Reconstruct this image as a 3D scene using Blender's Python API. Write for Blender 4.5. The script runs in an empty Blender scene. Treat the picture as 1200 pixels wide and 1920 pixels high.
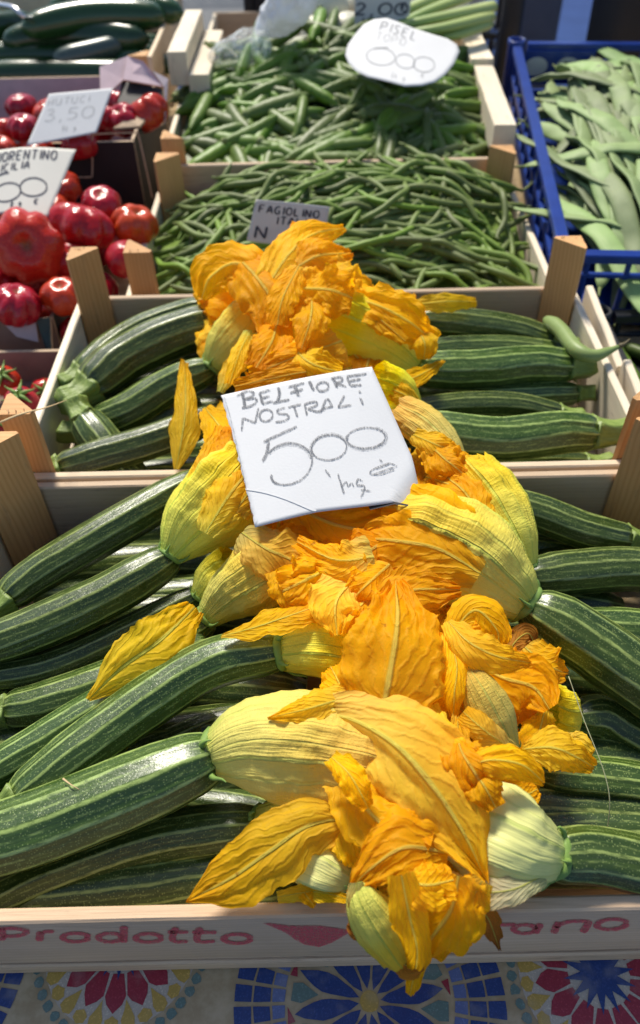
import bpy, math, random
import numpy as np
from mathutils import Vector, Matrix, noise
random.seed(11)
SC = bpy.context.scene
COL = SC.collection
R = math.radians
# ------------------------------------------------------------------ camera, sky, sun, exposure
RIM = 0.90                 # height of the crate rims above the street
CH = 0.42                  # camera height above the rims
FPX, PITCH, ROLL = 1465.0, R(45.5), R(1.3)
cam_d = bpy.data.cameras.new('camera')
cam = bpy.data.objects.new('camera', cam_d)
COL.objects.link(cam)
SC.camera = cam
sp, cp = math.sin(PITCH), math.cos(PITCH)
FW = Vector((0, cp, -sp))
UP0, RT0 = Vector((0, sp, cp)), Vector((1, 0, 0))
RT = RT0 * math.cos(ROLL) - UP0 * math.sin(ROLL)
UP = UP0 * math.cos(ROLL) + RT0 * math.sin(ROLL)
CP = Vector((0, 0, RIM + CH))
m = Matrix((RT, UP, -FW)).transposed().to_4x4()
m.translation = CP
cam.matrix_world = m
cam_d.sensor_fit = 'VERTICAL'
cam_d.sensor_height = 24.0
cam_d.lens = 24.0 * FPX / 1920
cam_d.clip_start, cam_d.clip_end = 0.02, 400
cam_d.dof.use_dof = True
cam_d.dof.focus_distance = 0.47
cam_d.dof.aperture_fstop = 4.8
SUN_EL, SUN_AZ = R(52), R(-18)       # behind the stall, a little to the left
world = bpy.data.worlds.new('World')
SC.world = world
world.use_nodes = True
wn = world.node_tree.nodes
sky = wn.new('ShaderNodeTexSky')
sky.sky_type = 'NISHITA'
sky.sun_disc = False
sky.sun_elevation = SUN_EL
sky.sun_rotation = SUN_AZ
world.node_tree.links.new(sky.outputs[0], wn['Background'].inputs[0])
wn['Background'].inputs[1].default_value = 0.095
sun_d = bpy.data.lights.new('sun', 'SUN')
sun_d.energy, sun_d.angle, sun_d.color = 3.8, R(12.0), (1.0, 0.935, 0.81)
sun = bpy.data.objects.new('sun', sun_d)
COL.objects.link(sun)
SD = Vector((math.sin(SUN_AZ) * math.cos(SUN_EL), math.cos(SUN_AZ) * math.cos(SUN_EL), math.sin(SUN_EL)))
sun.rotation_euler = SD.to_track_quat('Z', 'Y').to_euler()
SC.view_settings.view_transform = 'Standard'
SC.view_settings.look = 'None'
SC.view_settings.exposure = 0.68
SC.view_settings.gamma = 1.0
SC.view_settings.use_curve_mapping = False

# ------------------------------------------------------------------ helpers
def ray(px, py):
    return FW + RT * ((px - 600) / FPX) - UP * ((py - 960) / FPX)
def at(px, py, z):
    """point of the scene at height z over the rims that the photograph shows at (px, py)"""
    d = ray(px, py)
    return CP + d * ((RIM + z - CP.z) / d.z)
def atY(px, py, Y):
    d = ray(px, py)
    return CP + d * (Y / d.y)
def mpp(p):
    return (p - CP).dot(FW) / FPX
ORG = {}
def thing(name, label, cat, loc, group=None):
    o = bpy.data.objects.new(name, None)
    o.empty_display_size = 0.02
    COL.objects.link(o)
    o.location = loc
    o['label'] = label; o['category'] = cat
    if group: o['group'] = group
    ORG[o.name] = Vector(loc)
    return o
def tag(o, label, cat, group=None):
    o['label'] = label; o['category'] = cat
    if group: o['group'] = group
    return o
def mk(name, verts, faces, mat, parent=None, uv=None, luv=None, smooth=True, mats=None, fm=None, loc=None):
    """one mesh object; verts are world points, kept relative to the thing's base"""
    V = np.asarray(verts, dtype=float).reshape(-1, 3)
    if parent is not None:
        org = ORG[parent.name]
    else:
        org = Vector(loc) if loc is not None else Vector(V.mean(0))
        if loc is None: org.z = V[:, 2].min()
    V = V - np.array(org)
    me = bpy.data.meshes.new(name)
    me.from_pydata(V.tolist(), [], [list(map(int, f)) for f in faces])
    if mats:
        for q in mats: me.materials.append(q)
        if fm is not None: me.polygons.foreach_set('material_index', np.asarray(fm, dtype=np.int32))
    elif mat is not None:
        me.materials.append(mat)
    if uv is not None or luv is not None:
        lay = me.uv_layers.new(name='UVMap')
        if luv is None:
            vi = np.zeros(len(me.loops), dtype=np.int32)
            me.loops.foreach_get('vertex_index', vi)
            luv = np.asarray(uv, dtype=float)[vi]
        lay.data.foreach_set('uv', np.asarray(luv, dtype=np.float32).ravel())
    if smooth:
        me.polygons.foreach_set('use_smooth', np.ones(len(me.polygons), dtype=bool))
    me.update()
    o = bpy.data.objects.new(name, me)
    COL.objects.link(o)
    if parent is not None:
        o.parent = parent
        ORG[o.name] = org
    else:
        o.location = org
        ORG[o.name] = org
    return o
def spline(pts, n, vals=None):
    """Catmull-Rom through the points, n+1 samples even in length; vals are carried along"""
    P = np.array([list(p) for p in pts], dtype=float)
    K = len(P)
    if vals is not None:
        vv = np.asarray(vals, dtype=float)
        if len(vv) != K:
            vv = np.interp(np.linspace(0, 1, K), np.linspace(0, 1, len(vv)), vv)
        P = np.hstack([P, vv.reshape(K, -1)])
    if K == 2:
        D = np.linspace(0, 1, 60)[:, None] * (P[1] - P[0]) + P[0]
    else:
        Q = np.vstack([2 * P[0] - P[1], P, 2 * P[-1] - P[-2]])
        D = []
        for i in range(1, K):
            t = np.linspace(0, 1, 30, endpoint=(i == K - 1))[:, None]
            a, b, c, d = Q[i - 1], Q[i], Q[i + 1], Q[i + 2]
            D.append(0.5 * (2 * b + (c - a) * t + (2 * a - 5 * b + 4 * c - d) * t * t + (3 * b - a - 3 * c + d) * t ** 3))
        D = np.vstack(D)
    L = np.r_[0, np.cumsum(np.linalg.norm(np.diff(D[:, :3], axis=0), axis=1))]
    s = np.linspace(0, L[-1], n + 1)
    O = np.stack([np.interp(s, L, D[:, k]) for k in range(D.shape[1])], 1)
    return (O[:, :3], O[:, 3:], L[-1]) if vals is not None else (O, None, L[-1])
def nrm(a):
    return a / (np.linalg.norm(a, axis=-1, keepdims=True) + 1e-12)
def frames(C, ref=None):
    """tangents and two normals (the first leaning to ref) along a curve"""
    T = nrm(np.gradient(C, axis=0))
    ref = np.array([0, 0, 1.0]) if ref is None else np.asarray(ref, float)
    if ref.ndim == 1: ref = np.tile(ref, (len(C), 1))
    N = nrm(ref - T * (T * ref).sum(1)[:, None])
    S = np.cross(T, N)
    return T, N, S
def tube(C, rad, nseg=8, ref=None, prof=None, flat=1.0, caps=True, vlen=None):
    """swept tube: rad per ring, prof(theta, v) multiplies it; returns verts, faces, loop uvs"""
    n = len(C)
    T, N, S = frames(C, ref)
    th = np.linspace(0, 2 * np.pi, nseg, endpoint=False)
    rad = np.broadcast_to(np.asarray(rad, float), (n,))
    v = np.linspace(0, 1, n)
    mul = prof(th[None, :], v[:, None]) if prof else np.ones((n, nseg))
    rr = rad[:, None] * mul
    V = C[:, None, :] + S[:, None, :] * (rr * np.cos(th))[..., None] + N[:, None, :] * (rr * np.sin(th) * flat)[..., None]
    V = V.reshape(-1, 3)
    F, U = [], []
    vl = vlen if vlen else 1.0
    for i in range(n - 1):
        for j in range(nseg):
            k = (j + 1) % nseg
            F.append((i * nseg + j, i * nseg + k, (i + 1) * nseg + k, (i + 1) * nseg + j))
            u0, u1, a, b = j / nseg, (j + 1) / nseg, v[i] * vl, v[i + 1] * vl
            U += [(u0, a), (u1, a), (u1, b), (u0, b)]
    if caps:
        F.append(tuple(range(nseg))[::-1]); U += [(0.5, 0)] * nseg
        F.append(tuple((n - 1) * nseg + j for j in range(nseg))); U += [(0.5, vl)] * nseg
    return V, F, U
def join(parts):
    V, F, U, off = [], [], [], 0
    for a, b, c in parts:
        V.append(np.asarray(a)); F += [tuple(i + off for i in f) for f in b]; U += list(c); off += len(a)
    return np.vstack(V), F, U
def fbm(p, s, o=3):
    return noise.fractal(Vector(p) * s, 0.8, 2.1, o)
def nz(p, s):
    return noise.noise(Vector(p) * s)
# ------------------------------------------------------------------ materials
class NB:
    def __init__(s, name):
        s.m = bpy.data.materials.new(name); s.m.use_nodes = True
        s.t = s.m.node_tree; s.n = s.t.nodes
        s.b = s.n['Principled BSDF']; s.out = s.n['Material Output']
    def add(s, typ, ins=None, **kw):
        q = s.n.new(typ)
        for k, v in kw.items(): setattr(q, k, v)
        for k, v in (ins or {}).items(): s.set(q.inputs[k], v)
        return q
    def set(s, sock, v):
        if isinstance(v, bpy.types.NodeSocket): s.t.links.new(v, sock)
        elif isinstance(v, bpy.types.Node): s.t.links.new(v.outputs[0], sock)
        else:
            if isinstance(v, tuple) and len(v) == 3 and sock.type == 'RGBA': v = (*v, 1)
            sock.default_value = v
    def math(s, op, a, b=0.0, c=None, clamp=False):
        q = s.add('ShaderNodeMath', {0: a, 1: b}, operation=op, use_clamp=clamp)
        if c is not None: s.set(q.inputs[2], c)
        return q.outputs[0]
    def noise(s, vec, scale, detail=3, rough=0.5, dist=0.0):
        q = s.add('ShaderNodeTexNoise', {'Scale': scale, 'Detail': detail, 'Roughness': rough, 'Distortion': dist})
        s.set(q.inputs['Vector'], vec); return q.outputs['Fac']
    def ramp(s, fac, *stops):
        q = s.add('ShaderNodeValToRGB', {0: fac}); e = q.color_ramp.elements
        while len(e) < len(stops): e.new(0.5)
        for x, (p, c) in zip(e, stops): x.position = p; x.color = (*c, 1) if len(c) == 3 else c
        return q.outputs[0]
    def step(s, v, a, b):
        q = s.add('ShaderNodeMapRange', {0: v, 1: a, 2: b, 3: 0.0, 4: 1.0}, interpolation_type='SMOOTHSTEP'); return q.outputs[0]
    def mix(s, f, a, b, blend='MIX'):
        q = s.add('ShaderNodeMix', data_type='RGBA', blend_type=blend)
        s.set(q.inputs[0], f); s.set(q.inputs[6], a); s.set(q.inputs[7], b); return q.outputs[2]
    def hsv(s, col, h=0.5, sat=1.0, v=1.0):
        return s.add('ShaderNodeHueSaturation', {'Hue': h, 'Saturation': sat, 'Value': v, 'Color': col}).outputs[0]
    def bump(s, h, strength=0.3, dist=0.001, normal=None):
        q = s.add('ShaderNodeBump', {'Strength': strength, 'Distance': dist, 'Height': h})
        if normal is not None: s.set(q.inputs['Normal'], normal)
        return q.outputs[0]
    def coords(s):
        tc = s.add('ShaderNodeTexCoord'); return tc.outputs['UV'], tc.outputs['Object']
    def uvsep(s):
        uv, ob = s.coords(); q = s.add('ShaderNodeSeparateXYZ', {0: uv}); return q.outputs[0], q.outputs[1], uv, ob
    def vec(s, x, y, z=0.0):
        return s.add('ShaderNodeCombineXYZ', {0: x, 1: y, 2: z}).outputs[0]
    def scale(s, v, sx, sy, sz):
        return s.add('ShaderNodeMapping', {0: v, 3: (sx, sy, sz)}).outputs[0]
    def rnd(s):
        return s.add('ShaderNodeObjectInfo').outputs['Random']
    def fin(s, col=None, rough=None, spec=None, normal=None, **kw):
        if col is not None: s.set(s.b.inputs['Base Color'], col)
        if rough is not None: s.set(s.b.inputs['Roughness'], rough)
        if spec is not None: s.set(s.b.inputs['Specular IOR Level'], spec)
        if normal is not None: s.set(s.b.inputs['Normal'], normal)
        for k, v in kw.items(): s.set(s.b.inputs[k], v)
        return s.m
    def translucent(s, col, amount, normal=None):
        tr = s.add('ShaderNodeBsdfTranslucent', {0: col})
        if normal is not None: s.set(tr.inputs['Normal'], normal)
        mx = s.add('ShaderNodeMixShader', {0: amount, 1: s.b.outputs[0], 2: tr.outputs[0]})
        s.t.links.new(mx.outputs[0], s.out.inputs['Surface'])

def rndscale(n, lo, hi):
    return n.add('ShaderNodeMapRange', {0: n.rnd(), 1: 0.0, 2: 1.0, 3: lo, 4: hi}).outputs[0]

def m_plain(name, col, rough=0.6, spec=0.3, var=0.25, sc=40, bump=0.15, **kw):
    n = NB(name); uv, ob = n.coords()
    f = n.noise(ob, sc, 5, 0.6)
    c = n.mix(f, tuple(x * (1 - var) for x in col), tuple(min(1, x * (1 + var)) for x in col))
    n.fin(c, rough, spec, n.bump(n.noise(ob, sc * 6, 3), bump, 0.001), **kw); return n.m

def m_courgette():
    n = NB('courgette_skin'); u, v, uv, ob = n.uvsep()
    warp = n.noise(n.vec(n.math('MULTIPLY', u, 6.0), n.math('MULTIPLY', v, 45.0)), 1.0, 3)
    u10 = n.math('ADD', n.math('MULTIPLY', u, 10.0), n.math('MULTIPLY', n.math('SUBTRACT', warp, 0.5), 0.35))
    fr = n.math('ABSOLUTE', n.math('SUBTRACT', n.math('FRACT', u10), 0.5))          # .5 on a rib, 0 in a furrow
    w2 = n.noise(n.vec(n.math('MULTIPLY', u, 30.0), n.math('MULTIPLY', v, 90.0)), 1.0, 4, 0.65)
    line = n.math('MAXIMUM', n.math('MULTIPLY', n.step(fr, 0.36, 0.47), n.step(w2, 0.25, 0.58)), n.math('MULTIPLY', n.math('SUBTRACT', 1.0, n.step(fr, 0.02, 0.09)), n.math('MULTIPLY', n.step(w2, 0.42, 0.62), 0.55)))
    fine = n.math('MULTIPLY', n.step(n.noise(n.vec(n.math('MULTIPLY', u, 70.0), n.math('MULTIPLY', v, 25.0)), 1.0, 2), 0.52, 0.7), 0.35)
    band = n.step(n.noise(n.vec(n.math('MULTIPLY', u, 10.0), n.math('MULTIPLY', v, 8.0)), 1.0, 2), 0.35, 0.7)
    vo = n.add('ShaderNodeTexVoronoi', {'Scale': 760.0}); n.set(vo.inputs['Vector'], ob)
    sepc = n.add('ShaderNodeSeparateColor', {0: vo.outputs['Color']})
    speck = n.math('MULTIPLY', n.math('SUBTRACT', 1.0, n.step(vo.outputs['Distance'], 0.22, 0.42)), n.step(sepc.outputs[0], 0.25, 0.6))
    base = n.mix(band, (0.019, 0.040, 0.006), (0.046, 0.076, 0.013))
    base = n.mix(fine, base, (0.085, 0.14, 0.028))
    base = n.mix(n.math('MULTIPLY', speck, 0.55), base, (0.19, 0.24, 0.075))
    base = n.mix(n.math('MULTIPLY', line, 0.85), base, (0.26, 0.33, 0.095))
    # paler green towards the flower end
    base = n.mix(n.math('MULTIPLY', n.step(v, 0.145, 0.20), 0.0), base, (0.2, 0.3, 0.08))
    base = n.hsv(base, rndscale(n, 0.485, 0.51), 1.0, rndscale(n, 0.75, 1.35))
    scuff = n.step(n.noise(n.vec(n.math('MULTIPLY', u, 22.0), n.math('MULTIPLY', v, 140.0), n.math('MULTIPLY', n.rnd(), 9.0)), 1.0, 5, 0.7), 0.66, 0.74)
    base = n.mix(n.math('MULTIPLY', scuff, 0.55), base, (0.24, 0.24, 0.13))
    b = n.bump(n.math('ADD', n.math('MULTIPLY', speck, 0.5), n.noise(ob, 900, 2)), 0.25, 0.0003)
    b = n.bump(w2, 0.35, 0.0012, b)
    n.fin(base, n.math('ADD', 0.19, n.math('MULTIPLY', n.noise(ob, 60, 4, 0.65), 0.22)), 0.5, b)
    return n.m
def m_stalk():
    n = NB('courgette_stalk'); u, v, uv, ob = n.uvsep()
    f = n.noise(n.vec(n.math('MULTIPLY', u, 40.0), n.math('MULTIPLY', v, 5.0)), 1.0, 3)
    c = n.mix(f, (0.09, 0.15, 0.025), (0.25, 0.33, 0.075))
    n.fin(c, 0.5, 0.4, n.bump(f, 0.6, 0.0015)); return n.m
def petal_core(n, u, v, ob, stops, nveins=10.0):
    au = n.math('ABSOLUTE', n.math('SUBTRACT', u, 0.5))             # 0 .. .5
    q = n.math('SUBTRACT', n.math('MULTIPLY', v, 1.0), n.math('MULTIPLY', au, 0.75))
    q = n.math('ADD', q, n.math('MULTIPLY', n.noise(ob, 60, 4), 0.24))
    vein = n.math('ABSOLUTE', n.math('SUBTRACT', n.math('FRACT', n.math('MULTIPLY', q, nveins)), 0.5))
    vein = n.math('SUBTRACT', 1.0, n.step(vein, 0.0, 0.28))
    wr = n.add('ShaderNodeTexNoise', {'Scale': 95.0, 'Detail': 4.0, 'Roughness': 0.6, 'Distortion': 1.2}, noise_type='RIDGED_MULTIFRACTAL')
    n.set(wr.inputs['Vector'], ob)
    wf = n.math('MULTIPLY', wr.outputs['Fac'], 0.5)
    rib = n.math('SUBTRACT', 1.0, n.step(au, 0.012, 0.04))
    rib = n.math('MULTIPLY', rib, n.math('SUBTRACT', 1.0, n.math('MULTIPLY', v, 0.35)))
    col = n.ramp(v, *stops)
    mott = n.noise(ob, 45, 4, 0.6)
    col = n.hsv(col, n.math('ADD', 0.487, n.math('MULTIPLY', mott, 0.026)), 1.0, n.math('ADD', 0.84, n.math('MULTIPLY', mott, 0.34)))
    return au, vein, wf, rib, col
def m_petal(name, stops, tr=0.58):
    n = NB(name); u, v, uv, ob = n.uvsep()
    au, vein, wf, rib, col = petal_core(n, u, v, ob, stops)
    col = n.mix(n.math('MULTIPLY', vein, 0.10), col, (0.92, 0.56, 0.10))
    edge = n.step(au, 0.40, 0.5)
    col = n.mix(n.math('MULTIPLY', edge, 0.15), col, (0.93, 0.38, 0.003))
    col = n.mix(n.math('MULTIPLY', rib, 0.85), col, (0.82, 0.84, 0.17))
    bru = n.math('MULTIPLY', n.step(n.noise(ob, 130, 4, 0.6), 0.66, 0.72), n.step(v, 0.4, 0.75))
    col = n.mix(n.math('MULTIPLY', bru, 0.6), col, (0.40, 0.15, 0.015))
    col = n.hsv(col, rndscale(n, 0.492, 0.51), 1.0, rndscale(n, 0.85, 1.1))
    h = n.math('ADD', n.math('MULTIPLY', vein, 0.30), n.math('ADD', n.math('MULTIPLY', wf, 1.0), n.math('MULTIPLY', rib, 1.5)))
    nb = n.bump(h, 0.75, 0.0015)
    nb = n.bump(n.noise(ob, 500, 3), 0.2, 0.0004, nb)
    n.fin(col, 0.55, 0.14, nb); n.translucent(col, tr, nb)
    return n.m
def m_bell():
    n = NB('flower_bell'); u, v, uv, ob = n.uvsep()
    fr = n.math('ABSOLUTE', n.math('SUBTRACT', n.math('FRACT', n.math('MULTIPLY', u, 15.0)), 0.5))
    f5 = n.math('ABSOLUTE', n.math('SUBTRACT', n.math('FRACT', n.math('MULTIPLY', u, 5.0)), 0.5))
    rib = n.math('MAXIMUM', n.math('MULTIPLY', n.step(fr, 0.40, 0.49), 0.55), n.step(f5, 0.45, 0.485))
    f = n.noise(n.vec(n.math('MULTIPLY', u, 90.0), n.math('MULTIPLY', v, 5.0)), 1.0, 4)
    col = n.ramp(n.math('ADD', v, n.math('MULTIPLY', n.math('SUBTRACT', n.noise(ob, 40, 4), 0.5), 0.5)), (0.0, (0.58, 0.70, 0.12)), (0.10, (0.88, 0.84, 0.16)), (0.40, (0.95, 0.81, 0.13)), (0.68, (0.97, 0.70, 0.04)), (1.0, (0.96, 0.54, 0.010)))
    col = n.mix(n.math('MULTIPLY', f, 0.45), col, n.mix(v, (0.78, 0.78, 0.16), (0.95, 0.62, 0.03)))
    col = n.mix(n.math('MULTIPLY', rib, n.math('SUBTRACT', 0.9, n.math('MULTIPLY', v, 0.5))), col, (0.70, 0.78, 0.12))
    col = n.hsv(col, rndscale(n, 0.49, 0.525), rndscale(n, 0.9, 1.1), rndscale(n, 0.85, 1.05))
    cross = n.noise(n.vec(n.math('MULTIPLY', u, 25.0), n.math('MULTIPLY', v, 60.0)), 1.0, 3, 0.6)
    h = n.math('ADD', n.math('MULTIPLY', rib, 0.7), n.math('ADD', n.math('MULTIPLY', f, 1.0), n.math('MULTIPLY', cross, 0.6)))
    nb = n.bump(h, 0.8, 0.0018)
    n.fin(col, 0.5, 0.18, nb); n.translucent(col, 0.28, nb)
    return n.m
def m_wood(name, ca, cb, cc, grain=1.0, rough=0.65):
    n = NB(name); u, v, uv, ob = n.uvsep()
    off = n.math('MULTIPLY', n.rnd(), 7.0)
    vv = n.vec(n.math('MULTIPLY', u, 5.0), n.math('MULTIPLY', v, 130.0), off)
    g = n.noise(vv, 1.0, 5, 0.6, 0.4)
    ringc = n.math('ADD', n.math('MULTIPLY', v, 1500.0), n.math('MULTIPLY', n.noise(n.vec(n.math('MULTIPLY', u, 5.0), n.math('MULTIPLY', v, 16.0), off), 1.0, 2), 42.0))
    ring = n.math('ADD', 0.5, n.math('MULTIPLY', n.math('SINE', ringc), 0.5))
    fi = n.noise(n.vec(n.math('MULTIPLY', u, 40.0), n.math('MULTIPLY', v, 1500.0), off), 1.0, 2)
    c = n.mix(g, ca, cb)
    c = n.mix(n.math('MULTIPLY', n.math('POWER', ring, 2.0), 0.32 * grain), c, cc)
    c = n.mix(n.math('MULTIPLY', n.step(fi, 0.55, 0.75), 0.25), c, cc)
    blot = n.noise(n.vec(n.math('MULTIPLY', u, 9.0), n.math('MULTIPLY', v, 22.0), off), 1.0, 4)
    c = n.hsv(c, 0.5, 1.0, n.math('ADD', 0.72, n.math('MULTIPLY', blot, 0.5)))
    dirt = n.step(n.noise(n.vec(n.math('MULTIPLY', u, 14.0), n.math('MULTIPLY', v, 90.0), off), 1.0, 6, 0.7), 0.58, 0.72)
    c = n.mix(n.math('MULTIPLY', dirt, 0.5), c, (0.10, 0.075, 0.055))
    c = n.hsv(c, 0.5, 1.0, rndscale(n, 0.88, 1.1))
    n.fin(c, rough, 0.25, n.bump(n.math('ADD', fi, n.math('MULTIPLY', g, 0.8)), 0.35, 0.0008)); return n.m
def m_pod(name, ca, cb, pale, rough=0.4, sc=90):
    n = NB(name); u, v, uv, ob = n.uvsep()
    f = n.noise(ob, sc, 3)
    c = n.mix(f, ca, cb)
    c = n.mix(n.math('MULTIPLY', n.step(n.noise(n.vec(n.math('MULTIPLY', u, 30.0), n.math('MULTIPLY', v, 3.0)), 1.0, 2), 0.5, 0.75), 0.35), c, pale)
    c = n.hsv(c, rndscale(n, 0.485, 0.515), rndscale(n, 0.85, 1.1), rndscale(n, 0.65, 1.3))
    bl = n.step(n.noise(ob, 260, 3, 0.6), 0.64, 0.72)
    c = n.mix(n.math('MULTIPLY', bl, 0.4), c, (0.20, 0.17, 0.07))
    n.fin(c, rough, 0.28, n.bump(f, 0.25, 0.001)); return n.m
def m_tomato():
    n = NB('tomato_skin'); u, v, uv, ob = n.uvsep()
    f = n.noise(ob, 22, 3)
    c = n.ramp(f, (0.3, (0.30, 0.008, 0.008)), (0.55, (0.44, 0.013, 0.010)), (0.8, (0.56, 0.045, 0.015)))
    c = n.hsv(c, rndscale(n, 0.49, 0.515), 1.0, rndscale(n, 0.75, 1.2))
    sc = n.math('SUBTRACT', 1.0, n.step(v, 0.015, 0.075))
    c = n.mix(n.math('MULTIPLY', sc, 0.75), c, (0.20, 0.09, 0.035))
    n.fin(c, 0.18, 0.45, n.bump(n.noise(ob, 5, 3), 0.10, 0.05)); return n.m
def m_paper(name, col=(0.66, 0.665, 0.675)):
    n = NB(name); uv, ob = n.coords()
    f = n.noise(ob, 600, 3); g = n.noise(ob, 25, 4)
    c = n.mix(g, tuple(x * 0.9 for x in col), col)
    nb = n.bump(f, 0.35, 0.0003)
    n.fin(c, 0.75, 0.2, nb); n.translucent(c, 0.08); return n.m
def m_pencil(name, col, thr=0.42):
    n = NB(name); uv, ob = n.coords()
    f = n.step(n.noise(ob, 1500, 2), thr - 0.16, thr + 0.16)
    n.fin(col, 0.7, 0.2)
    tr = n.add('ShaderNodeBsdfTransparent')
    mx = n.add('ShaderNodeMixShader', {0: f, 1: tr.outputs[0], 2: n.b.outputs[0]})
    n.t.links.new(mx.outputs[0], n.out.inputs['Surface']); return n.m
def m_bag(name):
    n = NB(name); uv, ob = n.coords()
    n.fin((0.85, 0.88, 0.9), 0.18, 0.6)
    tr = n.add('ShaderNodeBsdfTransparent')
    f = n.math('ADD', 0.22, n.math('MULTIPLY', n.step(n.noise(ob, 60, 3), 0.45, 0.7), 0.4))
    mx = n.add('ShaderNodeMixShader', {0: f, 1: tr.outputs[0], 2: n.b.outputs[0]})
    n.t.links.new(mx.outputs[0], n.out.inputs['Surface']); return n.m
M = {}
M['courgette'] = m_courgette(); M['stalk'] = m_stalk(); M['bell'] = m_bell()
OR = (0.98, 0.54, 0.004)
M['petal'] = m_petal('petal_orange', [(0.0, (0.60, 0.60, 0.14)), (0.18, (0.90, 0.68, 0.10)), (0.40, (0.96, 0.56, 0.014)), (0.75, OR), (1.0, (0.97, 0.46, 0.003))])
M['petal_yellow'] = m_petal('petal_yellow', [(0.0, (0.55, 0.60, 0.13)), (0.3, (0.95, 0.68, 0.05)), (0.8, (0.97, 0.60, 0.012)), (1.0, (0.96, 0.52, 0.006))])
M['petal_pale'] = m_petal('petal_pale', [(0.0, (0.55, 0.58, 0.20)), (0.32, (0.94, 0.70, 0.14)), (0.6, (0.97, 0.62, 0.055)), (1.0, (0.96, 0.52, 0.010))])
M['petal_deep'] = m_petal('petal_deep', [(0.0, (0.90, 0.60, 0.06)), (0.4, (0.97, 0.49, 0.004)), (1.0, (0.96, 0.42, 0.003))])
M['petal_brown'] = m_petal('petal_brown', [(0.0, (0.55, 0.40, 0.10)), (0.4, (0.62, 0.26, 0.03)), (1.0, (0.36, 0.13, 0.02))])
M['sepal'] = m_plain('sepal_green', (0.16, 0.26, 0.055), 0.55, 0.3, 0.4, 120)
M['poplar'] = m_wood('poplar_wood', (0.60, 0.47, 0.32), (0.72, 0.60, 0.44), (0.50, 0.35, 0.20), 0.6)
M['poplar_white'] = m_wood('poplar_white', (0.68, 0.58, 0.43), (0.80, 0.71, 0.56), (0.60, 0.47, 0.31), 0.5)
M['poplar_pink'] = m_wood('poplar_pink', (0.45, 0.325, 0.215), (0.56, 0.43, 0.30), (0.36, 0.235, 0.145), 0.6)
M['poplar_front'] = m_wood('poplar_front', (0.56, 0.38, 0.235), (0.72, 0.53, 0.36), (0.38, 0.24, 0.14), 0.6)
M['pine'] = m_wood('pine_wood', (0.52, 0.28, 0.115), (0.62, 0.36, 0.16), (0.36, 0.16, 0.05), 1.0)
M['paper'] = m_paper('white_card'); M['paper_grey'] = m_paper('greyish_card', (0.60, 0.585, 0.565))
M['paper_old'] = m_paper('cream_card', (0.66, 0.64, 0.58))
M['pencil'] = m_pencil('pencil_grey', (0.15, 0.155, 0.17), 0.49)
M['pencil_soft'] = m_pencil('pencil_soft', (0.24, 0.245, 0.26), 0.56)
M['marker'] = m_pencil('marker_dark', (0.05, 0.055, 0.08), 0.36)
M['black'] = m_plain('black_flat', (0.012, 0.012, 0.015), 0.55, 0.3)
M['red_print'] = m_pencil('red_stamp', (0.62, 0.10, 0.11), 0.44)
def m_bell_pale():
    n = NB('flower_bell_pale'); u, v, uv, ob = n.uvsep()
    fr = n.math('ABSOLUTE', n.math('SUBTRACT', n.math('FRACT', n.math('MULTIPLY', u, 15.0)), 0.5))
    f5 = n.math('ABSOLUTE', n.math('SUBTRACT', n.math('FRACT', n.math('MULTIPLY', u, 5.0)), 0.5))
    rib = n.math('MAXIMUM', n.math('MULTIPLY', n.step(fr, 0.40, 0.49), 0.55), n.step(f5, 0.45, 0.485))
    f = n.noise(n.vec(n.math('MULTIPLY', u, 90.0), n.math('MULTIPLY', v, 5.0)), 1.0, 4)
    col = n.ramp(v, (0.0, (0.50, 0.62, 0.18)), (0.15, (0.72, 0.74, 0.26)), (0.6, (0.80, 0.76, 0.30)), (1.0, (0.86, 0.72, 0.18)))
    col = n.mix(n.math('MULTIPLY', f, 0.3), col, (0.66, 0.72, 0.24))
    col = n.mix(n.math('MULTIPLY', rib, 0.7), col, (0.52, 0.60, 0.15))
    nb = n.bump(n.math('ADD', n.math('MULTIPLY', rib, 0.7), f), 0.5, 0.0014)
    n.fin(col, 0.45, 0.3, nb); n.translucent(col, 0.2, nb); return n.m
M['bell_pale'] = m_bell_pale()
M['petal_cream'] = m_petal('petal_cream', [(0.0, (0.62, 0.66, 0.32)), (0.5, (0.78, 0.72, 0.42)), (1.0, (0.80, 0.66, 0.28))])
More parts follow.
